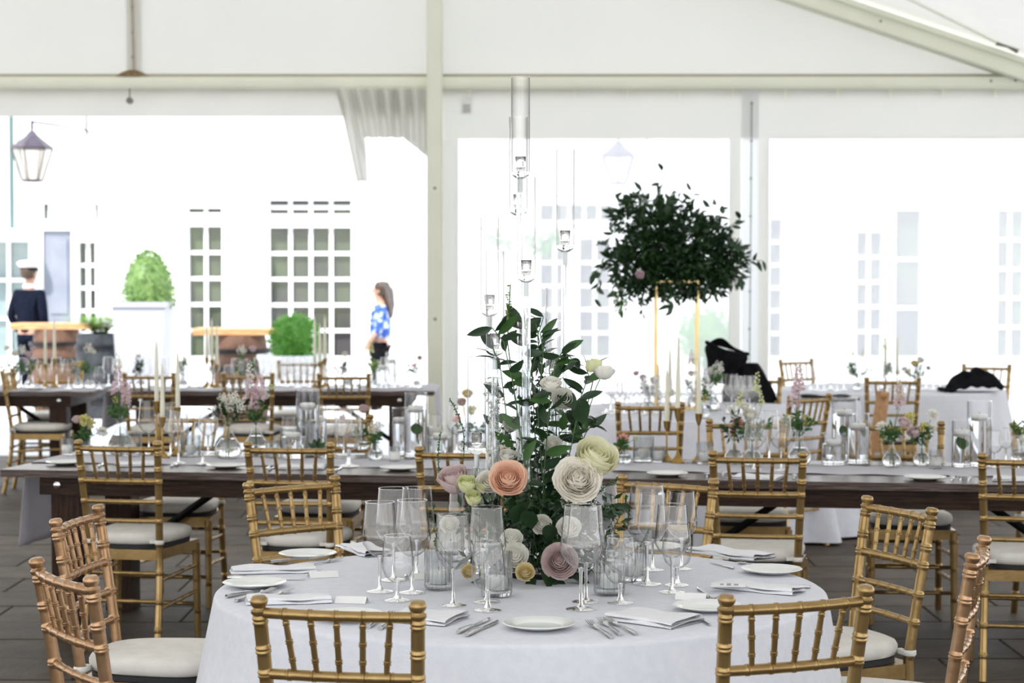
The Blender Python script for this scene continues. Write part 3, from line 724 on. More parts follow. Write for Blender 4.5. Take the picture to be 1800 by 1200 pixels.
chair_px((1087, 833), (1260, 843), T0, 'gold chiavari chair behind the round table, right of the flowers', g0)
chair_px((1519, 870), (1643, 893), T0, 'gold chiavari chair right of the round table, with open floor behind', g0)
chair_px((1731, 939), (1706, 975), T0, 'rose-gold chiavari chair seen nearly side-on at the right edge', g0, PCH2)

# farm table line 1
A1 = P(0, 825, .76); B1 = P(1800, 852, .76); DIR = (B1 - A1).normalized(); YAW = math.atan2(DIR.y, DIR.x)
g1 = 'near side chairs at the near long tables'
for xc, yt, lab in ((207, 774, 'gold chiavari chair at the left end of the near long table'), (508, 777, 'gold chiavari chair, second from left at the near long table'),
                (812, 785, 'gold chiavari chair at the near long table, half behind the mauve rose'), (1332, 793, 'gold chiavari chair at the near long table, right of the brass candlesticks'),
                (1808, 797, 'gold chiavari chair at the near long table, cut by the right edge')):
    chair_mid(P(xc, yt, .922), YAW + R_(random.uniform(-2, 2)) + (R_(-4) if xc < 300 else 0), lab, g1)
g1b = 'far side chairs at the near long tables'
for xc, d, lab in ((338, 10.22, 'gold chiavari chair across the near long table, behind the left glasses'), (590, 10.2, 'gold chiavari chair across the near long table, behind the floating candles'),
                   (1312, 9.85, 'gold chiavari chair across the near long table, behind the pink chrysanthemum'), (1590, 9.72, 'gold chiavari chair across the near long table, behind the right flowers'),
                   (1850, 9.6, 'gold chiavari chair across the near long table at the right edge')):
    q = Vector(((xc - 900) / FPX * d, d, 0)); chair_mid(q, pi + YAW + R_(random.uniform(-5, 5)), lab, g1b)
def W(px, d): return Vector(((px - 900) / FPX * d, d, 0))
g2 = 'near side chairs at the far left long tables'
for xc, d, lab in ((261, 14.6, 'left of three gold chairs at the far left long table'), (435, 14.6, 'middle of three gold chairs at the far left long table'), (604, 14.5, 'right of three gold chairs at the far left long table')):
    chair_mid(W(xc, d), R_(random.uniform(-2, 2)), lab, g2)
g2b = 'far side chairs at the far left long tables'
for xc, d, rz, lab in ((106, 16.6, 178, 'gold chair behind the far left table, before the brown barrel'), (528, 16.7, 180, 'gold chair behind the far left table, before the bowl planter'),
                       (12, 15.1, -88, 'gold chair turned sideways with pale cushion, under the far table at the left edge'), (95, 16.0, 200, 'gold chair seen through the far left table legs'), (440, 16.7, 182, 'gold chair behind the far left table, in front of the barrel table')):
    if xc in (95, 440): continue
    chair_mid(W(xc, d), R_(rz), lab, g2b)
g3 = 'chairs at the cloth-covered tables on the right'
for xc, d, rz, lab in ((1143, 11.2, -3, 'gold chair at the cloth table under the tall greenery'), (1424, 11.9, 42, 'gold chair turned sideways behind the pink and green flowers'),
                       (1570, 13.9, -2, 'gold chair with tan sash hung on it, right of centre'), (1400, 17.0, 215, 'gold chair farthest back on the right, empty'),
                       (1735, 16.0, 158, 'gold chair behind the draped black jacket at far right'), (1326, 14.0, 170, 'gold chair with a black coat hung over it')):
    chair_mid(W(xc, d), R_(rz), lab, g3)

# ---------------------------------------------------------------- tables
def farm_table(loc, rz, L, Dp, label, group=None):
    t = thing('farm_table', label, 'table', loc, rz, group); n = 5
    for k in range(n):
        w_ = Dp / n; part('plank', MB().bbox(0, L, k * w_ + .0015, (k + 1) * w_ - .0015, .727, .76 - .001 * (k % 2), .003), WOODTOP, t, smooth=False)
    iy, ix = .04, .17
    for (y0, y1) in ((iy, iy + .035), (Dp - iy - .035, Dp - iy)): part('apron', MB().box(ix, L - ix, y0, y1, .645, .727), WOOD, t, smooth=False)
    for (x0, x1) in ((ix, ix + .035), (L - ix - .035, L - ix)): part('apron', MB().box(x0, x1, iy + .035, Dp - iy - .035, .645, .727), WOOD, t, smooth=False)
    for x in (ix + .04, L - ix - .17):
        for yy in (iy + .036, Dp - iy - .166):
            part('leg', MB().box(x, x + .13, yy, yy + .13, 0, .727), WOODLEG, t, smooth=False)
            s = 1 if x < L / 2 else -1; xi = x + (.13 if s > 0 else 0)
            if yy > .5: part('brace', MB().tube([(xi, yy + .065, .30), (xi + s * .52, yy + .065, .66)], .018, 4), IRON, t, smooth=False)
    for x in (ix + .085, L - ix - .085): part('bolt', MB().lathe([(0, 0), (.018, 0), (.016, .01), (.006, .014), (0, .014)], 10, Matrix.Translation((x, iy, .69)) @ Matrix.Rotation(pi / 2, 4, 'X')), STEEL, t)
    return t
def runner(loc, rz, x0, x1, y0, y1, label, drape0=0, drape1=0):
    m = MB(); L = x1 - x0; tot = drape0 + L + drape1
    def f(u, v):
        s = u * tot - drape0; yy = y0 + (y1 - y0) * v + .006 * sin(s * 9) ; z = .7635 + .0022 * sin(s * 23 + v * 3)
        if s < 0: a = -s; return Vector((x0 - .012 - .10 * a * (1 - .3 * v) + .02 * sin(v * 9) * a, yy + .12 * a * sin(v * 8), .765 - a))
        if s > L: a = s - L; return Vector((x0 + L + .012 + .08 * a + .02 * sin(v * 9) * a, yy + .12 * a * sin(v * 8), .765 - a))
        return Vector((x0 + s, yy, z))
    m.grid(f, 90, 8); o = part('table_runner', m, RUNNER, None); o.location = loc; o.rotation_euler = (0, 0, rz)
    sol = o.modifiers.new('thick', 'SOLIDIFY'); sol.thickness = .002; tag(o, label, 'table runner')
TAa = A1.copy(); TAa.z = 0; TAb = A1 + DIR * 2.72; TAb.z = 0
gl = 'dark wooden long tables'
farm_table(TAa, YAW, 2.42, .98, 'dark wooden long table behind the round table, on the left', gl)
farm_table(TAb, YAW, 2.44, .98, 'dark wooden long table behind the round table, on the right', gl)
runner(TAa, YAW, 0, 2.42, .33, .72, 'pale runner on the near left long table, hanging over its left end', .40, .3)
runner(TAb, YAW, 0, 2.44, .33, .72, 'pale runner on the near right long table, hanging at its left end', .45, .1)
D2 = 15.0
farm_table(((185 - 900) / FPX * D2, D2, 0), 0, 2.47, 1.0, 'dark wooden long table far back on the left, before the post', gl)
farm_table(((163 - 900) / FPX * D2 - 2.47, D2 - .05, 0), 0, 2.47, 1.0, 'dark wooden long table far back at the left edge', gl)
runner(((185 - 900) / FPX * D2, D2, 0), 0, 0, 2.47, .02, .96, 'pale runner covering the far left long table, draped at its right end', .3, .28)
runner(((163 - 900) / FPX * D2 - 2.47, D2 - .05, 0), 0, 0, 2.47, .02, .96, 'pale runner covering the far long table at the left edge', .0, .0)

def round_table(c, R, label, clabel, nf, m_=LINEN, h=.76, seed=1, flare=.22, group=None):
    rn = random.Random(seed)
    t = thing('round_table', label, 'table', (c.x, c.y, 0))
    part('tabletop', MB().lathe([(0, h - .035), (R - .015, h - .035), (R - .012, h - .02), (R - .015, h - .006), (0, h - .006)], 48), WOOD, t)
    for k in range(4):
        a = pi / 4 + k * pi / 2; part('leg', MB().tube([(.5 * R * cos(a), .5 * R * sin(a), 0), (.5 * R * cos(a), .5 * R * sin(a), h - .035)], .015, 8), IRON, t)
    ph = [rn.uniform(0, 6.28) for _ in range(4)]
    def f(u, v):
        a = 2 * pi * u
        if v < .25: r = R * v / .25; return Vector((r * cos(a), r * sin(a), h))
        if v < .35: k = (v - .25) / .1; b = k * pi / 2; return Vector(((R + .012 * sin(b)) * cos(a), (R + .012 * sin(b)) * sin(a), h - .012 + .012 * cos(b)))
        k = (v - .35) / .65; dz = k * (h - .03); fo = (sin(a * nf + ph[0]) * .55 + sin(a * (nf * 1.7) + ph[1]) * .25 + sin(a * 5 + ph[2]) * .3)
        r = R + .012 + flare * dz * (1 + 0 * fo) + fo * .16 * dz * min(1, k * 1.6); return Vector((r * cos(a), r * sin(a), h - .012 - dz))
    m = MB().grid(f, 220, 26); o = part('tablecloth', m, m_, None); o.location = (c.x, c.y, 0); tag(o, clabel, 'tablecloth')
    return o
round_table(T0, .835, 'round banquet table hidden under the near white cloth', 'white cloth over the round table in front', 13, flare=.2)
LILAC = mat('pale_lilac_cloth', (.68, .69, .76), .85, 0, (.73, .74, .80), 18, .1, 90, spec=.15)
C3 = Vector((1.20, 12.85, 0))
round_table(C3, .93, 'round banquet table under the cloth below the tall greenery', 'pale lilac-white cloth on the table under the tall greenery', 15, LILAC, seed=4)
C4 = Vector(((1568 - 900) / FPX * 15.4, 15.4, 0))
round_table(C4, .85, 'round banquet table under the white cloth at far right', 'white cloth over the far right round table', 14, LINEN, seed=5)
C5 = Vector(((1400 - 900) / FPX * 13.9, 14.35, 0))

# ---------------------------------------------------------------- glassware
def mk_wine():
    t = thing('wine_glass', '', 'wine glass')
    part('bowl', MB().lathe([(.004, .098), (.020, .102), (.036, .116), (.0475, .135), (.0505, .146), (.0495, .160), (.0455, .195), (.0405, .250)], 28), SHELL, t)
    part('rim', MB().lathe([(.0400, .2495), (.0412, .2495), (.0410, .2508), (.0402, .2508), (.0400, .2495)], 28), GLASS, t)
    part('stem', MB().lathe([(0, .103), (.007, .100), (.0042, .085), (.0036, .05), (.0045, .015), (.010, .0065), (.034, .0028), (.0365, .0015), (.036, 0), (0, 0)], 18), GLASS, t); return t
def mk_goblet():
    t = thing('water_goblet', '', 'water glass')
    part('bowl', MB().lathe([(.004, .052), (.020, .056), (.036, .070), (.0445, .092), (.0455, .108), (.0425, .140), (.0370, .185)], 28), SHELL, t)
    part('rim', MB().lathe([(.0366, .1845), (.0378, .1845), (.0376, .1858), (.0368, .1858), (.0366, .1845)], 28), GLASS, t)
    part('stem', MB().lathe([(0, .057), (.008, .054), (.0055, .04), (.0055, .02), (.011, .008), (.034, .003), (.0365, .0015), (.036, 0), (0, 0)], 18), GLASS, t)
    return t
def rib(n, a): return lambda th, z: 1 + a * sin(n * th)
def mk_ribbed():
    t = thing('ribbed_votive', '', 'votive holder')
    part('glass', MB().lathe([(.0, .012), (.030, .012), (.032, .10)], 60), SHELL2, t)
    part('ribs', MB().lathe([(0, 0), (.034, 0), (.036, .008), (.036, .10), (.0345, .1015)], 132, None, rib(22, .055)), SHELL2, t)
    part('base', MB().lathe([(0, 0), (.033, 0), (.033, .012), (0, .013)], 24), GLASS, t); return t
def mk_textured():
    t = thing('textured_votive', '', 'votive holder')
    part('glass', MB().lathe([(.0, 0), (.040, 0), (.042, .01), (.042, .085)], 64, None, lambda th, z: 1 + .03 * sin(16 * th + z * 500)), SHELL2, t)
    part('facets', MB().lathe([(.0425, .005 + .01 * k) for k in range(9)], 48, None, lambda th, z: 1 + .035 * sin(12 * th) * cos(z * 314)), SHELL2, t)
    part('base', MB().lathe([(0, 0), (.038, 0), (.038, .01), (0, .011)], 24), GLASS, t); return t
def mk_tealight():
    t = thing('tealight_candle', '', 'candle')
    part('wax', MB().lathe([(0, 0), (.024, 0), (.025, .004), (.025, .034), (.023, .037), (0, .036)], 20), WHITEWAX, t)
    part('wick', MB().tube([(0, 0, .036), (.001, 0, .046)], .0012, 5), IRON, t); return t
def mk_floater():
    t = thing('floating_candle', '', 'candle')
    part('wax', MB().lathe([(0, 0), (.022, 0), (.034, .012), (.037, .024), (.036, .030), (.030, .033), (0, .029)], 24), WHITEWAX, t)
    part('wick', MB().tube([(0, 0, .029), (.001, 0, .040)], .0012, 5), IRON, t); return t
def mk_bottle():
    t = thing('bottle_vase', '', 'vase')
    pr = [(.0, .003), (.040, .003), (.052, .015), (.055, .032), (.048, .055), (.028, .085), (.016, .11), (.0145, .135), (.017, .155), (.021, .165)]
    part('glass', MB().lathe(pr, 28), SHELL, t); part('base', MB().lathe([(0, 0), (.038, 0), (.041, .004), (0, .005)], 24), GLASS, t)
    part('water', MB().lathe([(0, .006), (.038, .006), (.0495, .016), (.0525, .032), (.046, .053), (.030, .078), (0, .078)], 28), WATER, t); return t
def mk_budvase():
    t = thing('fluted_bud_vase', '', 'vase')
    pr = [(0, .002), (.030, .002), (.040, .014), (.042, .028), (.034, .05), (.018, .068), (.013, .076), (.017, .088), (.022, .094)]
    part('glass', MB().lathe(pr, 72, None, rib(18, .04)), SHELL2, t)
    part('water', MB().lathe([(0, .004), (.028, .004), (.037, .015), (.038, .028), (.030, .048), (0, .048)], 24), WATER, t); return t
def mk_taper():
    t = thing('taper_candle', '', 'candle')
    part('wax', MB().lathe([(0, 0), (.0095, 0), (.011, .01), (.0115, .05), (.0095, .16), (.006, .26), (.002, .282), (0, .284)], 14), WAX, t)
    part('wick', MB().tube([(0, 0, .283), (.001, 0, .293)], .001, 5), WAX, t); return t
def mk_stick():
    t = thing('brass_candlestick', '', 'candlestick')
    part('base', MB().lathe([(0, 0), (.034, 0), (.034, .004), (.024, .012), (.010, .028), (.005, .045)], 24), BRASS, t)
    part('stem', MB().tube([(0, 0, .04), (0, 0, .158)], [.0045, .004], 10), BRASS, t)
    part('cup', MB().lathe([(.004, .150), (.007, .156), (.009, .162), (.013, .172), (.0165, .198), (.018, .2), (.0175, .202), (.012, .202), (.012, .185), (0, .184)], 18), BRASS, t); return t
PW, PG, PRB, PTX, PTL, PFL, PBT, PBV, PTA, PSK = [Proto(f) for f in (mk_wine, mk_goblet, mk_ribbed, mk_textured, mk_tealight, mk_floater, mk_bottle, mk_budvase, mk_taper, mk_stick)]
def hpx(x, yb, yt, z=.76):
    b = P(x, yb, z); return b, PD(x, yt, b.y).z - z
def wine(x, yb, yt, place, group): b, h = hpx(x, yb, yt); return PW.put(b + Vector((0, 0, .0005)), random.random() * 6, 'clear wine glass ' + place, group, h / .25)
def goblet(x, yb, yt, place, group): b, h = hpx(x, yb, yt); return PG.put(b + Vector((0, 0, .0005)), random.random() * 6, 'clear water goblet ' + place, group, h / .185)
def votive(pr, x, yb, yt, place, group, cand=True, word='ribbed glass votive holder '):
    b, h = hpx(x, yb, yt); s = h / (.1015 if pr is PRB else .085); s = (min(s, 1.15), min(s, 1.15), s)
    pr.put(b + Vector((0, 0, .0045)), 0, word + place, group, s)
    if cand: PTL.put(b + Vector((0, 0, .0045 + .013 * s[2])), 0, 'white tealight in the votive holder ' + place if len(place.split()) < 10 else 'white tealight ' + place, 'tealights in votive holders')
def cylinder(x, yb, yt, wpx, place, leaf=False, fill=.80):
    b, h = hpx(x, yb, yt); r = wpx / FPX * b.y / 2
    t = thing('cylinder_vase', 'clear cylinder vase ' + place, 'vase', b + Vector((0, 0, .0045)), 0, 'cylinder vases with floating candles')
    part('glass', MB().lathe([(0, .002), (r, .002), (r, h)], 36), CHIM, t)
    part('rim', MB().lathe([(r - .0006, h - .001), (r + .001, h - .001), (r + .001, h + .001), (r - .0006, h + .001), (r - .0006, h - .001)], 32), GLASS, t)
    part('base', MB().lathe([(0, 0), (r * .97, 0), (r * .97, .010), (0, .010)], 28), GLASS, t)
    wz = h * fill - .02
    part('water', MB().lathe([(0, .012), (r * .95, .012), (r * .95, wz), (0, wz)], 28), WATER, t)
    PFL.put(b + Vector((0, 0, wz - .008)), 0, 'floating candle in cylinder ' + place, 'floating candles', min(1.0, r * .9 / .037))
    if leaf:
        t2 = thing('submerged_leaf', 'green leaf inside cylinder ' + place, 'leaf', b + Vector((0, -.0, .03)))
        part('stem', MB().tube([(0, 0, -.012), (.004, 0, h * .3)], .0014, 5), STEM, t2)
        link('blade', LM2, t2, (0.004, 0, h * .25), (1.2, 0, .2)); 
LM = [leafmesh(.066, .0215, LEAF), leafmesh(.055, .019, LEAF, curl=.3), leafmesh(.070, .025, LEAF2, curl=.1)]
LM2 = leafmesh(.065, .045, LEAF2, 'blade')
LBIG = leafmesh(.11, .055, LEAF, 'leaf', .25)

# flower meshes -------------------------------------------------
def rose_mesh(R, mt, layers=6, per=5, openv=1.0, name='rose', seed=3, frill=.03):
    rn = random.Random(seed); m = MB(); zs = 1 + (1 - openv) * .55
    for k in range(layers):
        t = k / (layers - 1); Rt = R * (.20 + .80 * t ** .85) / zs ** .5; be = 2.35 + (1.62 + (1 - openv) * .65 - 2.35) * t; n = 3 if k < 2 else per
        lift = (1 - t) * R * .10
        for i in range(n):
            ph = 2 * pi * (i / n) + 2.1 * k + rn.uniform(-.12, .12); wd = (1.35 if k < 2 else 1.02) ; bj = be + rn.uniform(-.10, .06); q0 = rn.uniform(0, 6); sw = .07
            def f(u, v):
                uu = (u - .5) * 2; vv = v * (1 - .13 * uu * uu); aa = vv * bj
                rr = Rt * sin(aa) * (1 + sw * uu) + .02 * R; zz = -Rt * cos(aa) * zs + lift
                if v > .7: c = (v - .7) / .3; rr += Rt * t * .20 * c * c * openv; zz -= Rt * t * .10 * c * c * openv
                fr_ = frill * R * sin(uu * 4.2 + q0) * v * v; rr += fr_; zz += fr_ * .5
                wv = wd * min(1, .35 + 1.1 * v) ; an = ph + uu * wv; return Vector((rr * cos(an), rr * sin(an), zz))
            m.grid(f, 7, 6)
    return m.mesh(name, mt)
def mum_mesh(R, mt, name='chrysanthemum', n=90):
    m = MB()
    for _ in range(n):
        v = rnd(); v.z = abs(v.z) * .9 + .05; v.normalize(); addleaf(m, v * R * .15, v, R * random.uniform(.75, 1.05), R * .22)
    return m.mesh(name, mt)
def cluster_mesh(R, r, n, mt, name='blossoms', st=True, sm=STEM):
    m = MB()
    for _ in range(n): v = rnd() * R * random.random() ** .4; m.ball(v, r * random.uniform(.7, 1.2), 6, 4)
    return m.mesh(name, mt)
def spike_mesh(L, r, n, mt, name='flower_spike', s0=.015):
    m = MB()
    for i in range(n):
        t = i / n; a = i * 2.4; k = (1 - .75 * t); 
        c = Vector((r * .9 * k * cos(a), r * .9 * k * sin(a), L * t)); 
        for j in range(4): addleaf(m, c * .4 + Vector((0, 0, L * t * .6)), Vector((cos(a), sin(a), .3)) + rnd() * .6, s0 * (1.25 * k + .2), s0 * .8 * k + .004)
    return m.mesh(name, mt)
def sprig(mb, p0, p1, n, L, W, ms=None, bend=.1):
    p0, p1 = Vector(p0), Vector(p1); d = p1 - p0; b = rnd() * d.length * bend; pts = []
    for i in range(8): t = i / 7; pts.append(p0 + d * t + b * sin(pi * t))
    if ms is not None: ms.tube(pts, .0013, 5)
    for i in range(n):
        t = .3 + .7 * i / n; k = min(6, int(t * 7)); p = pts[k].lerp(pts[k + 1], t * 7 - k) if k < 7 else pts[7]
        dd = d.normalized() * .7 + rnd() * .9; addleaf(mb, p, dd, L * random.uniform(.7, 1.1), W)
FM = dict(mum=mum_mesh(.028, PINK), mumw=mum_mesh(.032, WHITEP), mumo=mum_mesh(.02, ORANGE), mumy=cluster_mesh(.03, .006, 60, YELLOW, 'yarrow'),
          breath=cluster_mesh(.042, .0042, 90, WHITEP, 'baby_breath'), pinkspike=spike_mesh(.12, .026, 24, LPINK, s0=.020), whitespike=spike_mesh(.10, .014, 14, WHITEP), greenspike=spike_mesh(.09, .010, 14, LIME),
          rosep=rose_mesh(.026, LPINK, 5, 5, .8), rosew=rose_mesh(.026, WHITEP, 5, 5, .8, 'lisianthus'), roseo=rose_mesh(.024, BUTTER, 5, 5, .8), bud=rose_mesh(.016, LIME, 4, 4, .3, 'bud'), carn=cluster_mesh(.02, .005, 30, LPINK, 'carnation'),
          mauve=rose_mesh(.022, MAUVE, 4, 4, .7))
FW = dict(mum='pink chrysanthemum', mumw='white chrysanthemum', mumo='orange blossom', mumy='yellow-green yarrow', breath="white baby's breath", pinkspike='pink delphinium', whitespike='white flower spike', greenspike='green bud spike', rosep='pink rose', rosew='white lisianthus', roseo='butter rose', bud='green bud', carn='pink carnation', mauve='mauve rose')
def posy(x, yb, ytop, vase, flowers, place, group='flower posies on the tables', greens=5, z=.76, gh=.1, gm=LEAF2, vscale=None, spread=1.0):
    """vase: proto or None; ytop: top of vase; flowers: (kind, px, py)"""
    b, h = hpx(x, yb, ytop, z); d = b.y
    if vase:
        h0 = {id(PBT): .165, id(PBV): .094}[id(vase)]; k = h / h0
        vase.put(b + Vector((0, 0, .0045)), random.random() * 6, ('clear bottle vase holding ' if vase is PBT else 'small fluted glass vase holding ') + place, group.replace('posies', 'vases'), (min(k, 1.2), min(k, 1.2), k))
    t = thing('flower_posy', place, 'flowers', (b.x, b.y, z), 0, group)
    st = MB(); lf = MB(); neck = Vector((0, 0, h + .0))
    for f in flowers:
        kind, fx, fy = f[:3]; q = PD(fx, fy, d) - Vector((b.x, b.y, z)); q.y += random.uniform(-.03, .03)
        sc = f[3] if len(f) > 3 else 1
        st.tube([Vector((random.uniform(-.01, .01), 0, .02)), neck * .9, neck + (q - neck) * .6 + Vector((0, 0, .005)), q], .0013, 5)
        tilt = (q - neck); o = link(FW[kind].split()[-1].replace("'s", '') if kind not in ('breath',) else 'baby_breath', FM[kind], t, q, (R_(35) + random.uniform(-.2, .2) if 'spike' not in kind else 0, math.atan2(q.x, max(.02, q.z - h)) * .5, random.random() * 6 if 'spike' in kind else 0)); o.scale = (sc,) * 3
    for k in range(greens):
        a = random.uniform(0, 6.28); e = random.uniform(.3, 1.3); L = gh * random.uniform(.5, 1.1)
        sprig(lf, neck * .8, neck + Vector((cos(a) * cos(e), sin(a) * cos(e), sin(e))) * L * spread, 11, .038, .015, st)
    if st.v: part('stems', st, STEM, t)
    if lf.v: part('leaves', lf, gm, t, kind='stuff', smooth=False)
    return t

# ---------------------------------------------------------------- centre table settings
gg = 'wine glasses on the round table'; gw = 'water goblets on the round table'
for (x, yb, yt, pl_) in ((1021, 1071, 889, 'right of the centrepiece, nearest on the round table'), (1030, 1058, 887, 'directly behind the nearest right wine glass'),
    (1137, 1027, 852, 'at right, tallest of the right cluster'), (1147, 1002, 868, 'rearmost in the right cluster, seen through another'), (1181, 1041, 887, 'front of the right cluster on the round table'), (1198, 1000, 864, 'rightmost in the right cluster, behind the goblet'),
    (668, 1040, 882, 'leftmost on the round table'), (692, 1020, 858, 'at left, behind the leftmost wine glass'), (725, 1042, 879, 'in the middle of the left cluster'), (733, 1012, 857, 'rearmost of the left cluster'),
    (797, 1064, 905, 'between the left cluster and the mauve-rose side of the centrepiece'), (856, 1058, 891, 'just left of the centrepiece, behind a goblet'), (815, 985, 845, 'behind the centrepiece at left, under the green buds'), (1062, 985, 852, 'behind the centrepiece at right, under the ivory rose')):
    wine(x, yb, yt, pl_, gg)
for (x, yb, yt, pl_) in ((699, 1056, 941, 'at the front of the left cluster'), (858, 1073, 952, 'in front of the wine glass left of the centrepiece'), (1090, 1060, 943, 'in front of a votive right of the centrepiece'), (1190, 1029, 921, 'in the right cluster behind the front wine glass')):
    goblet(x, yb, yt, pl_, gw)
gv = 'ribbed votives on the round table'
for (x, yb, yt, pl_) in ((771, 1036, 968, 'left of the centrepiece'), (873, 1048, 972, 'just left below the white bloom'), (1071, 1045, 965, 'right of the mauve rose'), (1112, 1021, 955, 'behind the right goblet'), (792, 985, 905, 'behind the left glasses')):
    votive(PRB, x, yb, yt, pl_, gv)
# plates
def mk_plate():
    t = thing('bread_plate', '', 'plate')
    part('well', MB().lathe([(0, .004), (.052, .004), (.058, .006)], 40), CHINA, t)
    part('rim', MB().lathe([(.040, 0), (.045, 0), (.062, .006), (.088, .013), (.090, .0145), (.088, .016), (.075, .0125), (.060, .0085), (.057, .0055)], 48), CHINA, t); return t
PP = Proto(mk_plate)
for (x, y, pl_) in ((448, 1031, 'at the far left of the round table'), (541, 979, 'at the back left of the round table'), (948, 1104, 'at the front centre of the round table'), (1356, 1007, 'at the far right of the round table'),
                    (1244, 1072, 'at right, half behind the front right chair'), (612, 1088, 'at front left, behind the chair back'), (1150, 966, 'behind the right glass cluster')):
    PP.put(P(x, y, .7608), 0, 'white bread plate ' + pl_, 'bread plates on the round table')
for (x, y, pl_) in ((115, 816, 'near its left end'), (397, 822, 'below the bottle vase of white blossoms'), (703, 826, 'right of the second chair')):
    PP.put(P(x, y, .7608), 0, 'white bread plate on the near left long table, ' + pl_, 'bread plates on the long tables')
for (x, y, pl_) in ((1173, 836, 'below the brass candlesticks'), (1626, 843, 'before the pink posies')):
    PP.put(P(x, y, .7608), 0, 'white bread plate on the near right long table, ' + pl_, 'bread plates on the long tables')
# napkins: folded rectangles following given direction
def napkin(a, b, wd, place, group, th=.018, menu=False):
    A, B = P(*a, .7608), P(*b, .7608); L = (B - A).length; rz = math.atan2(B.y - A.y, B.x - A.x)
    t = thing('folded_napkin', 'folded white napkin ' + place, 'napkin', A.lerp(B, .5), rz, group); ph = random.random() * 6
    for k in range(2):
        w2 = wd * (1 - .07 * k); l2 = L * (1 - .03 * k); hh = th / 2
        def f(u, v, k=k, w2=w2, l2=l2):
            x = (u - .5) * l2; a = v * 2 * pi; e = abs(2 * u - 1) ** 8
            yy = w2 / 2 * (1 if cos(a) > 0 else -1) * abs(cos(a)) ** .35; s_ = (1 if sin(a) > 0 else -1) * abs(sin(a)) ** .6
            top = 1 if sin(a) > 0 else 0
            zz = hh * (k + .5) + s_ * hh * .52 * (1 - .25 * e) + top * (.0022 * sin(x * 42 + ph + yy * 30) + .0016 * sin(yy * 70 + x * 25 + k))
            return Vector((x + .0015 * sin(a * 2 + k), yy + .0025 * sin(x * 18 + ph), max(0, zz)))
        part('fold', MB().grid(f, 24, 28), NAPK, t)
    return t
gn = 'folded napkins on the round table'
napkin((432, 1060), (582, 1056), .085, 'at front left of the round table, beside a place card', gn)
napkin((405, 1007), (555, 1003), .085, 'at the left edge of the round table, between two plates', gn)
napkin((620, 962), (668, 978), .10, 'at the back left of the round table, left of the glasses', gn)
napkin((1225, 968), (1345, 984), .11, 'at the back right of the round table', gn)
napkin((1262, 1030), (1405, 1044), .085, 'at the right of the round table, with a menu tucked in', gn)
napkin((700, 1085), (805, 1093), .15, 'at front left, behind the front chair', gn)
napkin((1088, 1083), (1210, 1099), .15, 'at the front right of the round table, beside the forks', gn)
mu = thing('menu_card', 'white printed menu tucked in the napkin at the right of the round table', 'menu', P(1285, 1030, .776), R_(-8))
part('card', MB().box(-.055, .04, -.03, .03, .003, .0045), CARD, mu); part('print', MB().box(-.03, -.02, -.012, .012, .0046, .0050).box(-.012, .0, -.02, .02, .0046, .005).box(.008, .02, -.014, .014, .0046, .005), INK, mu, smooth=False)
def card(x, y, place, rz=0):
    t = thing('place_card', 'small white place card ' + place, 'place card', P(x, y, .7608), rz, 'place cards on the round table')
    part('card', MB().add([(-.042, -.022, 0), (.042, -.022, 0), (.042, .0, .016), (-.042, 0, .016), (.042, .024, 0), (-.042, .024, 0)], [(0, 1, 2, 3), (3, 2, 4, 5)]), CARD, t, smooth=False)
card(618, 1058, 'beside the front left napkin', -.15); card(568, 1013, 'beside the left edge napkin', .3); card(740, 1016, 'behind the left glasses', .4); card(1002, 1010, 'hidden by the nearest right wine glass', .1)
card(1215, 1052, 'right of the right glass cluster', -.2)
# cutlery
def mk_fork():
    t = thing('dinner_fork', '', 'fork')
    m = MB().tube([(0, 0, .004), (0, .03, .005), (0, .09, .006), (0, .12, .004), (0, .135, .006)], [.0055, .0048, .0026, .0035, .007], 8); part('handle', m, STEEL, t)
    m = MB()
    for k in range(4): x = (k - 1.5) * .0052; m.tube([(x * .6, .133, .006), (x, .155, .005), (x, .195, .010)], [.0022, .0017, .001], 5)
    part('tines', m, STEEL, t); return t
def mk_knife():
    t = thing('dinner_knife', '', 'knife')
    part('handle', MB().tube([(0, 0, .005), (0, .02, .006), (0, .08, .005), (0, .10, .004)], [.005, .0065, .0045, .003], 8), STEEL, t)
    part('blade', MB().add([(-.002, .098, .003), (.006, .098, .003), (.0095, .16, .003), (.006, .205, .003), (-.002, .215, .003), (-.002, .098, .005), (.006, .098, .0035), (.0095, .16, .0035), (.006, .205, .0035), (-.002, .215, .0045)], [(0, 4, 3, 2, 1), (5, 6, 7, 8, 9), (0, 1, 6, 5), (1, 2, 7, 6), (2, 3, 8, 7), (3, 4, 9, 8), (4, 0, 5, 9)]), STEEL, t, smooth=False); return t
def mk_spoon():
    t = thing('table_spoon', '', 'spoon')
    part('handle', MB().tube([(0, 0, .004), (0, .03, .005), (0, .10, .005), (0, .135, .004)], [.0055, .0048, .0025, .003], 8), STEEL, t)
    part('bowl', MB().lathe([(0, .0015), (.010, .002), (.017, .006), (.018, .008), (.0165, .008), (.009, .0045), (0, .004)], 16, Matrix.Translation((0, .158, 0)) @ Matrix.Diagonal((1, 1.5, 1, 1))), STEEL, t); return t
PF, PK, PS = Proto(mk_fork), Proto(mk_knife), Proto(mk_spoon)
def cut(pr, a, b, lab, grp):                  # a: handle end, b: tip
    A, B = P(*a, .7608), P(*b, .7608); rz = math.atan2(B.y - A.y, B.x - A.x) - pi / 2
    pr.put(A, rz, lab, grp, min(1.05, max(.6, (B - A).length / .2)))
gc = 'cutlery on the round table'
cut(PF, (1075, 1122), (1003, 1077), 'left fork of the three beside the front centre plate', gc)
cut(PF, (1090, 1117), (1030, 1075), 'middle fork of the three beside the front centre plate', gc)
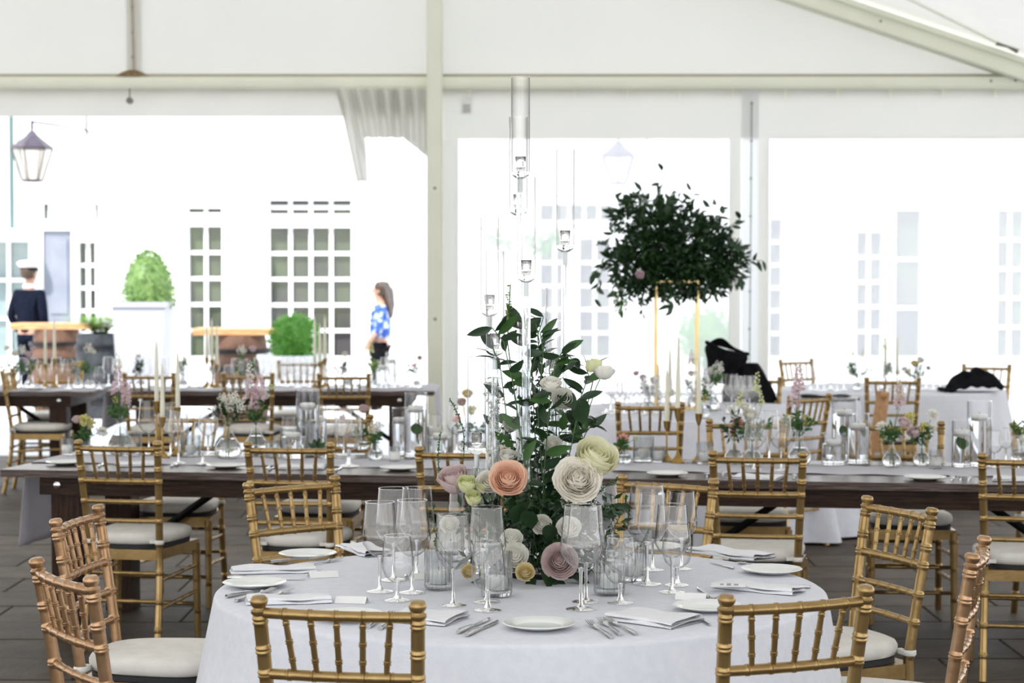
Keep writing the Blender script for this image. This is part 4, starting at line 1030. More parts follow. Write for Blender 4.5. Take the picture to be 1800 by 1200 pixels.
cut(PF, (1118, 1116), (1052, 1085), 'right fork of the three, partly under the front right napkin', gc)
cut(PK, (805, 1114), (862, 1087), 'knife left of the pair beside the front centre plate', gc)
cut(PK, (820, 1119), (882, 1089), 'knife right of the pair beside the front centre plate', gc)
cut(PF, (648, 1104), (692, 1078), 'fork behind the front left chair, left of a pair', gc); cut(PF, (668, 1107), (722, 1072), 'fork behind the front left chair, right of a pair', gc)
cut(PK, (398, 1051), (505, 1028), 'fork handle by the far left plate', gc); cut(PF, (415, 1058), (510, 1030), 'fork right of the far left plate', gc); cut(PF, (455, 1060), (552, 1026), 'fork between the far left plate and place card', gc)
cut(PK, (400, 1018), (552, 1019), 'knife in front of the left edge napkin', gc); cut(PF, (475, 989), (573, 980), 'fork before the back left plate', gc); cut(PF, (530, 997), (602, 984), 'fork right of the back left plate', gc)
cut(PK, (592, 962), (662, 980), 'knife at the back left of the round table, left of a pair', gc); cut(PK, (618, 958), (680, 972), 'knife at the back left of the round table, right of a pair', gc)
cut(PS, (1228, 1036), (1262, 1062), 'spoon left of the menu napkin', gc); cut(PK, (1425, 1034), (1330, 1028), 'knife behind the menu napkin at right', gc)
cut(PK, (1290, 1000), (1250, 990), 'short handled spoon below the back right napkin', gc); cut(PS, (1358, 994), (1290, 990), 'spoon handle between the back right napkin and plate', gc)
cut(PK, (1248, 1100), (1222, 1085), 'knife end beside the front right napkin', gc); cut(PF, (1275, 1062), (1234, 1046), 'fork right of the right glass cluster', gc)
# cutlery and napkins on the long tables
gcl = 'cutlery on the near long tables'
for (x, y, s) in ((172, 820, 'left'), (300, 820, 'left'), (308, 818, 'left'), (462, 826, 'left'), (472, 826, 'left'), (588, 828, 'left')):
    cut(PF if x % 2 else PK, (x, y + 2), (x + 14, y - 8), {172: 'fork behind the leftmost long-table chair', 300: 'knife left of a pair, below the left wine glasses', 308: 'knife right of a pair, below the left wine glasses', 462: 'fork left of the second long-table chair, first', 472: 'fork left of the second long-table chair, second', 588: 'knife right of the second long-table chair'}[x], gcl)
for (x, y) in ((1242, 840), (1270, 838), (1395, 842), (1672, 846), (1688, 845), (1702, 846)):
    cut(PS if x in (1688, 1242) else PF, (x, y + 2), (x + 3, y - 9), {1242: 'spoon at left of the right long-table chair', 1270: 'fork behind the left post of the right long-table chair', 1395: 'fork inside the right post of the right long-table chair', 1672: 'first fork right of the right long-table plate', 1688: 'spoon right of the right long-table plate', 1702: 'last fork right of the right long-table plate'}[x], gcl)
gnl = 'napkins on the near long tables'
napkin((205, 818), (275, 816), .16, 'behind the leftmost long-table chair', gnl, .012); napkin((490, 822), (572, 822), .16, 'behind the second long-table chair', gnl, .012)
napkin((1290, 838), (1375, 842), .16, 'behind the right long-table chair', gnl, .012); napkin((1745, 842), (1820, 844), .16, 'at the right edge of the near long table', gnl, .012)

# ---------------------------------------------------------------- candelabra on the round table
def acrylic_stand(x, ytop, ycup, ybase, place, wpx=33):
    b = P(x, ybase, .7608); d = b.y; cup = PD(x, ycup, d).z - .76; top = PD(x, ytop, d).z - .76; r = wpx / 2 / FPX * d
    t = thing('acrylic_candleholder', 'clear acrylic candleholder with glass chimney, ' + place, 'candleholder', b, 0, 'clear candleholders in the centrepiece')
    part('base', MB().lathe([(0, 0), (.045, 0), (.045, .006), (.012, .012), (0, .012)], 24), ACRYL, t)
    part('stem', MB().lathe([(.0075, .012), (.0120, .012), (.0120, cup - .05), (.0075, cup - .05), (.0075, .012)], 24), ACRYL, t)
    part('core', MB().lathe([(.0035, .02), (.0035, cup - .055)], 8), SHELL2, t)
    part('socket', MB().lathe([(0, cup - .052), (.0075, cup - .052), (.0075, cup - .012), (0, cup - .012)], 12), STEELG, t)
    part('cup', MB().lathe([(0, cup - .014), (.012, cup - .012), (r * .85, cup - .004), (r * 1.02, cup + .004), (r * 1.02, cup + .008), (r * .5, cup + .006), (0, cup + .005)], 28), ACRYL, t)
    part('votive', MB().lathe([(0, cup + .008), (.010, cup + .008), (.014, cup + .018), (.0155, cup + .024), (.014, cup + .030), (.016, cup + .036), (.015, cup + .042), (.016, cup + .050), (.0145, cup + .052), (.0125, cup + .046), (.011, cup + .020), (0, cup + .016)], 20), GLASS, t, 'small ringed glass votive')
    part('chimney', MB().lathe([(r, cup + .006), (r, top)], 40), CHIM, t)
    part('chimney_rim', MB().lathe([(r - .0007, top - .0012), (r + .0009, top - .0012), (r + .0009, top + .0012), (r - .0007, top + .0012), (r - .0007, top - .0012)], 36), GLASS, t)
STEELG = mat('frosted_socket', (.62, .66, .66), .3, .2)
for (x, yt, yc, yb, pl_) in ((915, 136, 307, 1004, 'tallest of all, at the centre'), (911, 206, 372, 985, 'directly behind the tallest'), (925, 311, 489, 1013, 'front centre, just below the tallest'),
    (993, 263, 436, 992, 'tall one at the right'), (861, 381, 549, 996, 'tall one at the left, behind another'), (870, 441, 618, 1010, 'left of centre, in front'),
    (838, 627, 792, 1006, 'shortest, at the far left'), (975, 505, 662, 1004, 'right of centre, mid height'), (981, 564, 716, 985, 'right of centre, lower and behind')):
    acrylic_stand(x, yt, yc, yb, pl_)

# ---------------------------------------------------------------- centrepiece
DC = 5.84
root = P(955, 1006, .7608)
ce_ = thing('floral_centrepiece', 'lush centrepiece of ruscus, roses and lisianthus on the round table', 'flower arrangement', root)
rel = lambda q: q - root
part('tray', MB().lathe([(0, .002), (.13, .002), (.145, .018), (.148, .018), (.135, 0), (0, 0)], 40), mat('black_lacquer_tray', (.015, .015, .016), .3), ce_, 'black tray')
part('tray_rim', MB().lathe([(.145, .017), (.149, .017), (.149, .020), (.145, .020), (.145, .017)], 40), STEEL, ce_, 'silver tray rim')
st = MB(); vines = [
    [(955, 990), (950, 900), (940, 760), (935, 640), (925, 585), (912, 555)], [(960, 990), (958, 880), (955, 740), (950, 650), (945, 590), (958, 548)],
    [(950, 990), (955, 850), (965, 720), (975, 640), (990, 615), (1015, 640)], [(965, 990), (985, 870), (1005, 780), (1020, 700), (1035, 660), (1028, 640)],
    [(945, 990), (930, 870), (915, 770), (905, 690), (885, 600), (860, 570)], [(940, 990), (925, 900), (905, 800), (890, 730), (880, 650), (865, 605)],
    [(955, 990), (960, 900), (950, 800), (945, 720), (955, 620), (948, 575)], [(960, 990), (980, 900), (1000, 830), (1030, 760), (1045, 740), (1052, 742)],
    [(940, 990), (920, 930), (900, 870), (880, 820), (875, 770), (885, 740)], [(950, 990), (945, 930), (960, 840), (985, 760), (1000, 740), (1010, 745)],
    [(955, 990), (925, 960), (895, 930), (870, 900), (855, 880), (840, 870)], [(965, 990), (990, 960), (1020, 930), (1050, 900), (1075, 885), (1090, 895)],
    [(950, 990), (940, 880), (925, 740), (930, 670), (948, 600), (940, 560)], [(960, 990), (975, 880), (980, 790), (975, 700), (965, 650), (975, 610)]]
nl = 0
for vi, vn in enumerate(vines):
    dd = DC + random.uniform(-.17, .10); pts = []
    for k in range(len(vn) - 1):
        for j in range(5):
            t = j / 5; x = vn[k][0] + (vn[k + 1][0] - vn[k][0]) * t; y = vn[k][1] + (vn[k + 1][1] - vn[k][1]) * t; pts.append(rel(PD(x, y, dd + .02 * sin(k + t + vi))))
    st.tube(pts, .0016, 5)
    for k in range(2, len(pts)):
        if nl > 290: break
        for s in (1,):
            nl += 1; p = pts[k]; tg_ = (pts[k] - pts[k - 1]).normalized(); a = random.uniform(0, 6.28)
            dr_ = (tg_ * random.uniform(.1, .8) + Vector((cos(a), .7 * sin(a), random.uniform(-.45, .35))) * 1.0).normalized()
            o = link('leaf', random.choice(LM[:2] if random.random() < .85 else LM[2:]), ce_, p); orient(o, dr_, Vector((0, -.7, .5)) + rnd() * .8); sc = random.uniform(.85, 1.3); o.scale = (sc * 1.05, sc, sc)
part('stems', st, STEM, ce_, kind='stuff')
# base greenery: broad leaves and low filler
lf = MB()
for _ in range(1500):
    x, y = random.gauss(955, 62), random.uniform(868, 1000)
    if abs(x - 955) > 150: continue
    q = rel(PD(x, y, DC + random.uniform(-.20, .12))); q.z = max(.02, q.z); addleaf(lf, q, rnd() + Vector((0, -.2, -.1)), random.uniform(.02, .045), .014)
for _ in range(420):
    x, y = random.gauss(957, 26), random.uniform(660, 900); q = rel(PD(x, y, DC + random.uniform(-.02, .14))); addleaf(lf, q, rnd(), random.uniform(.02, .045), .014)
part('filler_foliage', lf, LEAF, ce_, kind='stuff', smooth=False)
for (x, y, rz, sc) in ((905, 920, 200, 1), (880, 930, 150, 1), (935, 930, 170, .9), (850, 970, 110, 1), (1000, 1010, 240, .8), (960, 1000, 190, .8), (1040, 1005, 260, .8), (1010, 720, 25, .9), (1026, 745, -10, 1.05), (975, 1020, 200, .7), (935, 1018, 170, .6), (850, 1015, 120, .6), (1060, 990, 265, .7), (920, 900, 30, 1), (975, 900, -20, .9), (890, 990, 140, .8), (1030, 970, 250, .8), (960, 950, 180, .8)):
    q = rel(PD(x, y, DC - (.21 if y > 900 else .12))); q.z = max(q.z, .012)
    o = link('leaf', LBIG, ce_, q, (R_(-20 if y > 960 else 50), R_(random.uniform(-20, 20)), R_(rz)), 'broad dark leaf'); o.scale = (sc,) * 3
def bloom(me, x, y, d, label, tilt=(70, 0), sc=1, rz=0, name=None):
    o = link(name or me.name.split('.')[0], me, ce_, rel(PD(x, y, d - .15)), (R_(tilt[0]), R_(tilt[1]), R_(rz)), label); o.scale = (sc,) * 3; return o
bloom(rose_mesh(.046, PEACH, 8, 5, 1.0, seed=5), 893, 838, DC - .10, 'open peach rose', (62, 0), 1.0)
bloom(rose_mesh(.054, IVORY, 9, 7, 1.15, seed=8, frill=.08), 1016, 840, DC - .08, 'open ivory garden rose', (62, 5))
bloom(rose_mesh(.060, CREAM, 6, 5, .72, seed=9), 1050, 800, DC - .02, 'large cream rose', (38, 25))
bloom(rose_mesh(.046, MAUVE, 5, 4, .55, seed=10), 797, 838, DC - .02, 'pale mauve rose', (30, -10))
bloom(rose_mesh(.042, MAUVE, 8, 6, 1.05, seed=11), 984, 985, DC - .14, 'dusty mauve open rose', (72, 0))
bloom(rose_mesh(.024, BUTTER, 6, 5, .9, seed=12), 923, 1004, DC - .17, 'small butter rose at the front', (62, 0))
bloom(rose_mesh(.020, BUTTER, 5, 5, .8, seed=13), 824, 1003, DC - .14, 'small butter rose at left', (60, -10))
bloom(rose_mesh(.028, LIME, 5, 4, .45, seed=14, name='bud'), 820, 848, DC - .08, 'lime green rosebud', (30, 0)); bloom(rose_mesh(.024, LIME, 5, 4, .4, seed=15, name='bud'), 847, 850, DC - .06, 'lime green rosebud', (35, 0)); bloom(rose_mesh(.024, LIME, 5, 4, .4, seed=16, name='bud'), 832, 874, DC - .10, 'lime green rosebud', (40, 0))
WL = rose_mesh(.034, WHITEP, 5, 5, .9, 'lisianthus', 17)
for (x, y, d, s, tl) in ((858, 846, DC - .07, .9, 60), (905, 975, DC - .13, 1.0, 60), (952, 921, DC - .05, .75, 70), (1000, 925, DC - .09, .9, 50), (990, 700, DC + .05, .9, 60), (969, 672, DC - .02, .8, 30), (900, 945, DC - .10, .8, 50), (893, 800, DC + .08, .8, 30), (972, 780, DC + .1, .7, 60), (1002, 880, DC + .0, .7, 60), (1062, 650, DC, .8, -20), (790, 920, DC, .7, 60), (898, 745, DC + .1, .6, 60)):
    bloom(WL, x, y, d, 'white lisianthus bloom', (tl, 0), s)
BD_ = rose_mesh(.020, LIME, 4, 4, .22, 'bud', 18)
for (x, y) in ((1048, 638), (1040, 640)): bloom(BD_, x, y, DC, 'closed green lisianthus bud', (0, 10), 1)
ls = MB(); ls.tube([rel(PD(*q, DC)) for q in ((1000, 900), (1012, 800), (1035, 700), (1048, 645))], .0018, 5); ls.tube([rel(PD(*q, DC)) for q in ((1035, 720), (1048, 680), (1060, 655))], .0015, 5)
ls.tube([rel(PD(*q, DC)) for q in ((955, 980), (905, 700), (892, 600), (897, 500))], .0018, 5); ls.tube([rel(PD(*q, DC - .05)) for q in ((930, 980), (880, 820), (868, 680))], .0018, 5)
part('flower_stems', ls, STEM, ce_)
sp = MB()
for k in range(16):
    t = k / 16; q = rel(PD(897 - 6 * t, 565 - 66 * t, DC)); 
    for j in range(3): a = random.uniform(0, 6.28); addleaf(sp, q, (cos(a), sin(a), .4), .018 * (1 - .5 * t), .011 * (1 - .4 * t))
part('snapdragon', sp, petal('snapdragon_bud', (.26, .38, .10), (.42, .50, .20)), ce_, 'green snapdragon tip', smooth=False)
wd_ = MB()
for k in range(26):
    t = k / 26; q = rel(PD(873 - 6 * t + random.uniform(-9, 9), 815 - 150 * t, DC - .05 + random.uniform(-.02, .02)))
    for j in range(8): addleaf(wd_, q + rnd() * .010, rnd() + Vector((0, -.6, 0)), .015, .012)
part('delphinium', wd_, WHITEP, ce_, 'white delphinium spike', smooth=False)
gr = MB()
for (x0, y0, x1, y1) in ((790, 980, 765, 885), (800, 1000, 770, 930), (800, 860, 775, 760), (810, 840, 790, 700), (830, 900, 800, 830), (1060, 960, 1100, 870), (1040, 900, 1085, 840), (1060, 980, 1140, 930)):
    sprig(gr, rel(PD(x0, y0, DC)), rel(PD(x1, y1, DC - .05)), 40, .010, .006, gr, .2)
part('fine_filler', gr, LEAF2, ce_, kind='stuff', smooth=False)

# ---------------------------------------------------------------- near long tables: things on them
def taper(x, ys, yb, yc, place, k=0):         # ys candle top, yc candle foot, yb table
    b, h = hpx(x, yb, yc); hc = PD(x, ys, b.y).z - .76 - h
    PSK.put(b + Vector((0, 0, .0045)), 0, 'brass candlestick ' + place, 'brass candlesticks', (1, 1, h / .202)); PTA.put(b + Vector((0, 0, .0045 + h * .184 / .202)), 0, 'ivory taper candle ' + place, 'ivory taper candles', (1, 1, max(.1, (hc + h * .09) / .284)))
L1 = 'on the near left long table, '; L2 = 'on the near right long table, '
taper(276, 604, 800, 706, L1 + 'left of three'); taper(286, 640, 806, 734, L1 + 'short middle of three'); taper(313, 618, 801, 717, L1 + 'right of three')
taper(1172, 650, 812, 741, L2 + 'left of three'); taper(1191, 625, 815, 718, L2 + 'tallest, middle'); taper(1228, 622, 813, 728, L2 + 'right of three')
gwl = 'wine glasses on the near long tables'
for (x, yb, yt, pl_) in ((262, 798, 704, L1 + 'left of the candlesticks'), (300, 800, 708, L1 + 'between the candlesticks'), (314, 814, 722, L1 + 'nearest by the candlesticks'), (366, 800, 713, L1 + 'behind the left goblet'),
    (573, 808, 712, L1 + 'left one by the green leaf'), (507, 800, 733, L1 + 'behind the short cylinder'), (604, 800, 716, L1 + 'behind the large goblet'), (803, 798, 712, L1 + 'behind the mauve rose'), (765, 798, 728, L1 + 'right of the cylinder vases')):
    wine(x, yb, yt, pl_, gwl)
for (x, yb, yt, pl_) in ((1325, 826, 735, L2 + 'behind the right chair, left'), (1352, 808, 722, L2 + 'behind the right chair, middle'), (1373, 827, 731, L2 + 'behind the right chair, right'), (1748, 822, 757, L2 + 'right of the tall cylinder'), (1790, 824, 765, L2 + 'at the right edge'), (1768, 812, 752, L2 + 'second from the right edge')):
    wine(x, yb, yt, pl_, gwl)
goblet(357, 816, 742, L1 + 'before the bottle vase', 'goblets on the near long tables'); goblet(613, 820, 722, L1 + 'large, by the bud vase', 'goblets on the near long tables'); goblet(1340, 812, 768, L2 + 'between the wine glasses', 'goblets on the near long tables')
gvl = 'votives on the near long tables'
votive(PRB, 118, 800, 772, L1 + 'at its left end', gvl); votive(PRB, 694, 812, 786, L1 + 'right of the bud vase', gvl); votive(PRB, 1238, 816, 778, L2 + 'right of the candlesticks', gvl); votive(PRB, 1645, 824, 792, L2 + 'right of the pink posies', gvl); votive(PRB, 478, 806, 775, L1 + 'left of the short cylinder', gvl)
tw = 'textured glass votive holder '
votive(PTX, 231, 802, 763, L1 + 'by the pink spikes', gvl, True, tw); votive(PTX, 335, 803, 766, L1 + 'behind the goblet', gvl, True, tw); votive(PTX, 1131, 811, 769, L2 + 'by the pink bloom', gvl, True, tw); votive(PTX, 1157, 813, 786, L2 + 'small one', gvl, True, tw)
cylinder(541, 800, 687, 41, L1 + 'tallest at left'); cylinder(557, 797, 716, 34, L1 + 'behind the leaf'); cylinder(515, 806, 752, 45, L1 + 'short and wide', fill=.82); cylinder(703, 800, 718, 28, L1 + 'slim one'); cylinder(731, 803, 692, 40, L1 + 'with a leaf inside', True); cylinder(774, 806, 752, 46, L1 + 'short, right end')
cylinder(1465, 818, 763, 42, L2 + 'short and wide'); cylinder(1484, 806, 700, 44, L2 + 'tall, with a leaf', True); cylinder(1508, 815, 728, 38, L2 + 'slim, left group'); cylinder(1690, 822, 740, 34, L2 + 'leafy, right group', True); cylinder(1721, 820, 706, 43, L2 + 'tallest, right group')
posy(150, 798, 772, PBV, [('mumy', 150, 738), ('mumy', 160, 745, .8), ('mauve', 136, 735), ('mumw', 178, 760, 1.1)], 'yarrow and white chrysanthemum on the near left long table', gh=.06)
posy(212, 799, 728, PBT, [('pinkspike', 208, 690, 1.1), ('pinkspike', 218, 715), ('whitespike', 205, 655), ('mumy', 203, 703, .6), ('pinkspike', 222, 700, .8), ('greenspike', 209, 648, .6)], 'tall pink spikes at the left of the near left table', greens=6, gh=.09)
posy(401, 806, 735, PBT, [('breath', 408, 700), ('breath', 398, 712), ('breath', 420, 710), ('breath', 392, 700, .7)], "baby's breath with a broad leaf on the near left table", greens=6, gh=.10, gm=LEAF)
posy(450, 796, 735, PBT, [('pinkspike', 442, 700, 1.1), ('pinkspike', 456, 700, 1.1), ('whitespike', 440, 668), ('rosew', 465, 694, .9), ('bud', 476, 680), ('pinkspike', 448, 720)], 'pink spikes and white bud above the second chair', greens=6, gh=.09)
posy(660, 810, 779, PBV, [('breath', 658, 752, .8), ('breath', 668, 745, .6), ('whitespike', 664, 748, .5)], 'small white sprigs beside the goblet, near left table', greens=4, gh=.06)
posy(637, 792, 765, PBV, [('mauve', 638, 718, 1.1), ('carn', 600, 735)], 'mauve bloom behind the goblets, near left table', greens=3, gh=.05)
posy(822, 796, 760, PBV, [('mum', 804, 737, .9), ('roseo', 822, 690), ('mumy', 830, 720, .8), ('mauve', 812, 705)], 'pink and butter blooms left of the centrepiece', greens=5, gh=.10)
posy(1097, 817, 786, PBV, [('mum', 1095, 773, 1.15), ('bud', 1118, 770, .6)], 'single pink chrysanthemum right of the cream rose', greens=4, gh=.06)
posy(1290, 817, 765, PBT, [('mum', 1296, 744, 1.25), ('mumo', 1290, 762), ('greenspike', 1300, 715), ('breath', 1285, 720, .7)], 'pink chrysanthemum and orange bloom on the near right table', greens=8, gh=.12, gm=LEAF)
posy(1322, 820, 765, PBT, [('rosew', 1318, 726, 1.2), ('greenspike', 1330, 690, 1.1), ('rosew', 1308, 712, .8), ('greenspike', 1340, 712, .8)], 'white lisianthus and green buds on the near right table', greens=6, gh=.10)
posy(1405, 818, 755, PBT, [('pinkspike', 1402, 690, 1.1), ('pinkspike', 1396, 715), ('whitespike', 1405, 665, .9), ('bud', 1418, 735, 1.2), ('bud', 1390, 735)], 'pink spike with green buds on the near right table', greens=9, gh=.11, gm=LEAF2)
posy(1567, 822, 772, PBT, [('rosep', 1588, 740), ('mumw', 1552, 752), ('pinkspike', 1580, 715), ('greenspike', 1582, 698), ('mauve', 1585, 765, .8), ('mumy', 1580, 758, .7)], 'pink roses and white bloom, left of the right-hand pair', greens=7, gh=.08)
posy(1620, 820, 775, PBT, [('rosep', 1608, 757, 1.3), ('mumy', 1600, 735), ('mumy', 1622, 750, .8), ('mumw', 1640, 730), ('mumw', 1637, 752, .8)], 'pink rose and yellow yarrow, right of the right-hand pair', greens=7, gh=.09)
posy(1795, 818, 775, PBV, [('bud', 1795, 755), ('rosew', 1800, 765)], 'green sprig at the right edge of the near right table', greens=5, gh=.10)
lo = thing('broad_leaf', 'broad green leaf against the bottle vase on the near left table', 'leaf', P(386, 803, .762))
o = link('blade', LBIG, lo, (0, 0, 0), (1.25, 0, -.1)); o.scale = (1, 1.05, 1); part('stem', MB().tube([(0, 0, 0), (0, 0, .02)], .002, 6), STEM, lo)
lo = thing('star_leaf', 'lobed green leaf between candles on the near left table', 'leaf', P(557, 800, .762))
for a in (-60, -25, 15, 55): o = link('lobe', LM2, lo, (0, 0, .03), (1.3, R_(a), 0)); o.scale = (.6, .9, .9)
part('stem', MB().tube([(0, 0, 0), (0, 0, .03)], .002, 6), STEM, lo)

ORD = ['first', 'second', 'third', 'fourth', 'fifth', 'sixth', 'seventh', 'eighth']
# ---------------------------------------------------------------- far left tables
gf = 'glasses on the far left long tables'; rn = random.Random(3)
def farbase(px, dd): q = Vector(((px - 900) / FPX * dd, dd, .7655)); return q
zones = [('behind the leftmost far posies', 5, 130, 6), ('left of the three far chairs', 165, 215, 3), ('above the left far chair', 225, 300, 6), ('between the left and middle far chairs', 310, 380, 8), ('above the middle far chair', 395, 475, 6), ('between the middle and right far chairs', 485, 550, 6), ('above the right far chair', 560, 645, 6), ('at the right end of the far table', 655, 745, 6)]
for (nm, a, b, n) in zones:
    for k in range(n):
        q = farbase(a + (b - a) * (k + .5) / n, 15.25 + .55 * rn.random()); (PW if k % 3 else PG).put(q, 0, ORD[k] + (' glass from left, a wine glass, ' if k % 3 else ' glass from left, a goblet, ') + nm, gf + ' ' + nm, .9)
gfp = 'posies on the far left long tables'
def farposy(px, py, fl, place, greens=6, gm=LEAF2, dd=15.4, gh=.13, vt=655):
    yb = 485 + (CAMH - .76) * FPX / dd
    posy(px, yb, vt, PBT, fl, place, gfp, greens, z=.762, gh=gh, gm=gm)
farposy(28, 625, [('mumw', 14, 612), ('rosew', 26, 620), ('breath', 38, 615)], 'white posy at the left edge of the far table')
farposy(52, 625, [('rosep', 52, 622), ('mauve', 58, 612), ('carn', 46, 632)], 'pink posy near the left edge of the far table')
farposy(137, 640, [('mumy', 140, 640, .8), ('mauve', 130, 638)], 'yellow and mauve posy before the dark barrel', greens=3)
farposy(158, 620, [('breath', 156, 612), ('rosew', 165, 618, .7)], 'white-green posy before the dark barrel')
farposy(247, 620, [('rosew', 243, 625, .7)], 'dark leafy posy before the tall white planter', 8, LEAF)
farposy(322, 635, [('breath', 322, 630, .7)], 'slim green posy right of the tall white planter', 3)
farposy(434, 625, [('breath', 425, 615), ('rosew', 420, 640), ('rosep', 445, 612), ('roseo', 415, 655, .8)], 'large white and pink posy before the second barrel', 12, LEAF2, gh=.16)
farposy(612, 620, [('rosew', 606, 622, .8)], 'dark leafy posy before the wide paned window', 7, LEAF)
farposy(656, 630, [('greenspike', 652, 620, 1.2), ('mumy', 657, 640, .7)], 'yellow-green posy before the woman outside', 5, LEAF3)
farposy(733, 630, [('mum', 727, 643, .8), ('mauve', 738, 628)], 'pink posy at the right end of the far table', 3)
def fartaper(px, ytop, yfoot, dd, place):
    q = farbase(px, dd); h = PD(px, yfoot, dd).z - q.z; hc = PD(px, ytop, dd).z - q.z - h
    PSK.put(q, 0, 'brass candlestick ' + place, 'brass candlesticks', (1, 1, h / .202)); PTA.put(q + Vector((0, 0, h * .184 / .202)), 0, 'ivory taper candle ' + place, 'ivory taper candles', (1.15, 1.15, (hc + h * .09) / .284))
for (px, yt, yf, pl_) in ((79, 572, 640, 'on the far left table, left of a pair'), (95, 560, 630, 'on the far left table, right of a pair'), (363, 566, 628, 'left of three before the narrow window'), (372, 560, 632, 'middle of three before the narrow window'), (381, 572, 640, 'right of three before the narrow window'), (553, 556, 640, 'left of three before the box shrub'), (562, 568, 636, 'middle of three before the box shrub'), (571, 556, 630, 'right of three before the box shrub')):
    fartaper(px, yt, yf, 15.5, pl_)
def farcyl(px, ytop, wpx, dd, place):
    q = farbase(px, dd); h = PD(px, ytop, dd).z - q.z; r = wpx / 2 / FPX * dd
    t = thing('cylinder_vase', 'clear cylinder vase ' + place, 'vase', q, 0, 'cylinder vases with floating candles'); part('glass', MB().lathe([(0, .002), (r, .002), (r, h)], 24), SHELL, t); part('base', MB().lathe([(0, 0), (r * .97, 0), (r * .97, .01), (0, .01)], 20), GLASS, t); part('water', MB().lathe([(0, .012), (r * .94, .012), (r * .94, h * .7), (0, h * .7)], 20), WATER, t)
    PFL.put(q + Vector((0, 0, h * .7 - .008)), 0, 'white floating candle in the cylinder ' + place, 'floating candles')
farcyl(688, 618, 20, 15.5, 'tall at the right end of the far table'); farcyl(672, 632, 22, 15.3, 'short at the right end of the far table'); farcyl(320, 622, 18, 15.6, 'behind the glasses left of the far candles')
# far plates, folded napkins
for (px, pl_) in ((60, 'at the far left edge'), (240, 'above the left far chair'), (420, 'above the middle far chair'), (590, 'above the right far chair')):
    PP.put(farbase(px, 15.16), 0, 'white bread plate on the far table ' + pl_, 'plates on the far left tables')

# ---------------------------------------------------------------- tall greenery on gold stand
sb = W(1189, 13.05); zt = PD(1189, 497, 13.05).z
ts = thing('gold_flower_stand', 'tall slim gold frame stand on the right cloth table', 'stand', (sb.x, sb.y, .7605), R_(-1))
hw = .135; H = zt - .76; fb = MB()
for s in (-1, 1):
    for u in (-1, 1): part('post', MB().box(s * hw - .006, s * hw + .006, u * .10 - .006, u * .10 + .006, 0, H), GOLDBAR, ts, smooth=False)
for z in (0, H):
    part('frame', MB().box(-hw, hw, -.107, -.093, z, z + .012).box(-hw, hw, .093, .107, z, z + .012).box(-hw - .006, -hw + .006, -.1, .1, z, z + .012).box(hw - .006, hw + .006, -.1, .1, z, z + .012), GOLDBAR, ts, smooth=False)
part('plate', MB().box(-hw, hw, -.1, .1, H + .012, H + .016), GOLDBAR, ts, smooth=False)
tgc = Vector((sb.x, sb.y, zt + .02)); tg2 = thing('greenery_arrangement', 'huge dark green foliage arrangement atop the tall gold stand', 'flower arrangement', tgc)
def rel2(px, py, dy=0): return PD(px, py, sb.y + dy) - tgc
lf = MB(); st = MB(); random.seed(21)
blobs = [(1150, 430, 52), (1200, 440, 66), (1250, 460, 46), (1105, 475, 34), (1100, 385, 24), (1160, 395, 36), (1215, 405, 34), (1278, 478, 30), (1180, 480, 55), (1130, 500, 30), (1240, 490, 40), (1210, 480, 50), (1120, 360, 20), (1285, 450, 25), (1185, 370, 25), (1255, 410, 28), (1140, 460, 60)]
for (bx, by, br) in blobs:
    n = int(br * br * .19) + 25; rr = br / FPX * sb.y; c = rel2(bx, by)
    for _ in range(n):
        v = rnd() * rr * random.random() ** .33; v.z *= .9; addleaf(lf, c + v, v.normalized() + rnd() * .8, random.uniform(.045, .075), random.uniform(.018, .03))
part('foliage', lf, LEAF, tg2, kind='stuff', smooth=False)
GL = leafmesh(.085, .034, LEAF, curl=.2); GL2 = leafmesh(.07, .026, LEAF, curl=.25)
for (x0, y0, x1, y1, n) in ((1150, 400, 1163, 300, 9), (1130, 380, 1128, 335, 6), (1215, 390, 1215, 335, 7), (1230, 400, 1255, 350, 7), (1170, 390, 1180, 340, 5), (1260, 420, 1300, 385, 9), (1250, 400, 1280, 365, 6), (1270, 460, 1340, 458, 9), (1100, 400, 1082, 340, 8), (1090, 440, 1050, 425, 8), (1080, 450, 1045, 480, 9), (1060, 470, 1045, 525, 8), (1090, 490, 1085, 530, 7), (1110, 510, 1090, 540, 6), (1130, 510, 1128, 550, 6), (1180, 490, 1182, 545, 7), (1200, 490, 1210, 520, 6), (1240, 500, 1235, 515, 5), (1140, 380, 1105, 345, 8), (1280, 480, 1310, 490, 7), (1110, 360, 1075, 375, 8), (1230, 410, 1235, 365, 7), (1270, 430, 1305, 440, 7), (1190, 380, 1160, 350, 6), (1160, 390, 1150, 350, 6), (1110, 430, 1070, 440, 8), (1085, 420, 1070, 400, 6)):
    a, b = rel2(x0, y0, random.uniform(-.2, .2)), rel2(x1, y1, random.uniform(-.3, .3)); st.tube([a, a.lerp(b, .5) + rnd() * .02, b], .0025, 5)
    for k in range(n):
        p = a.lerp(b, (k + 1) / n); dr_ = ((b - a).normalized() * .6 + rnd()).normalized(); o = link('leaf', GL if random.random() < .6 else GL2, tg2, p); orient(o, dr_, Vector((0, -.7, .4)) + rnd() * .8); o.scale = (random.uniform(.8, 1.2),) * 3
for k in range(7):                         # hanging amaranthus
    a = rel2(1078 + k * 5, 495 + 2 * k); b = rel2(1078 + k * 4, 540 + 7 * (k % 4)); ld = MB(); 
    for j in range(26): t = j / 25; addleaf(ld, a.lerp(b, t), rnd() + Vector((0, 0, -1)), .018, .012)
    part('hanging_tassel', ld, LEAF3 if k % 2 else LEAF2, tg2, 'pale green hanging tassel', smooth=False)
part('stems', st, STEM, tg2, kind='stuff')
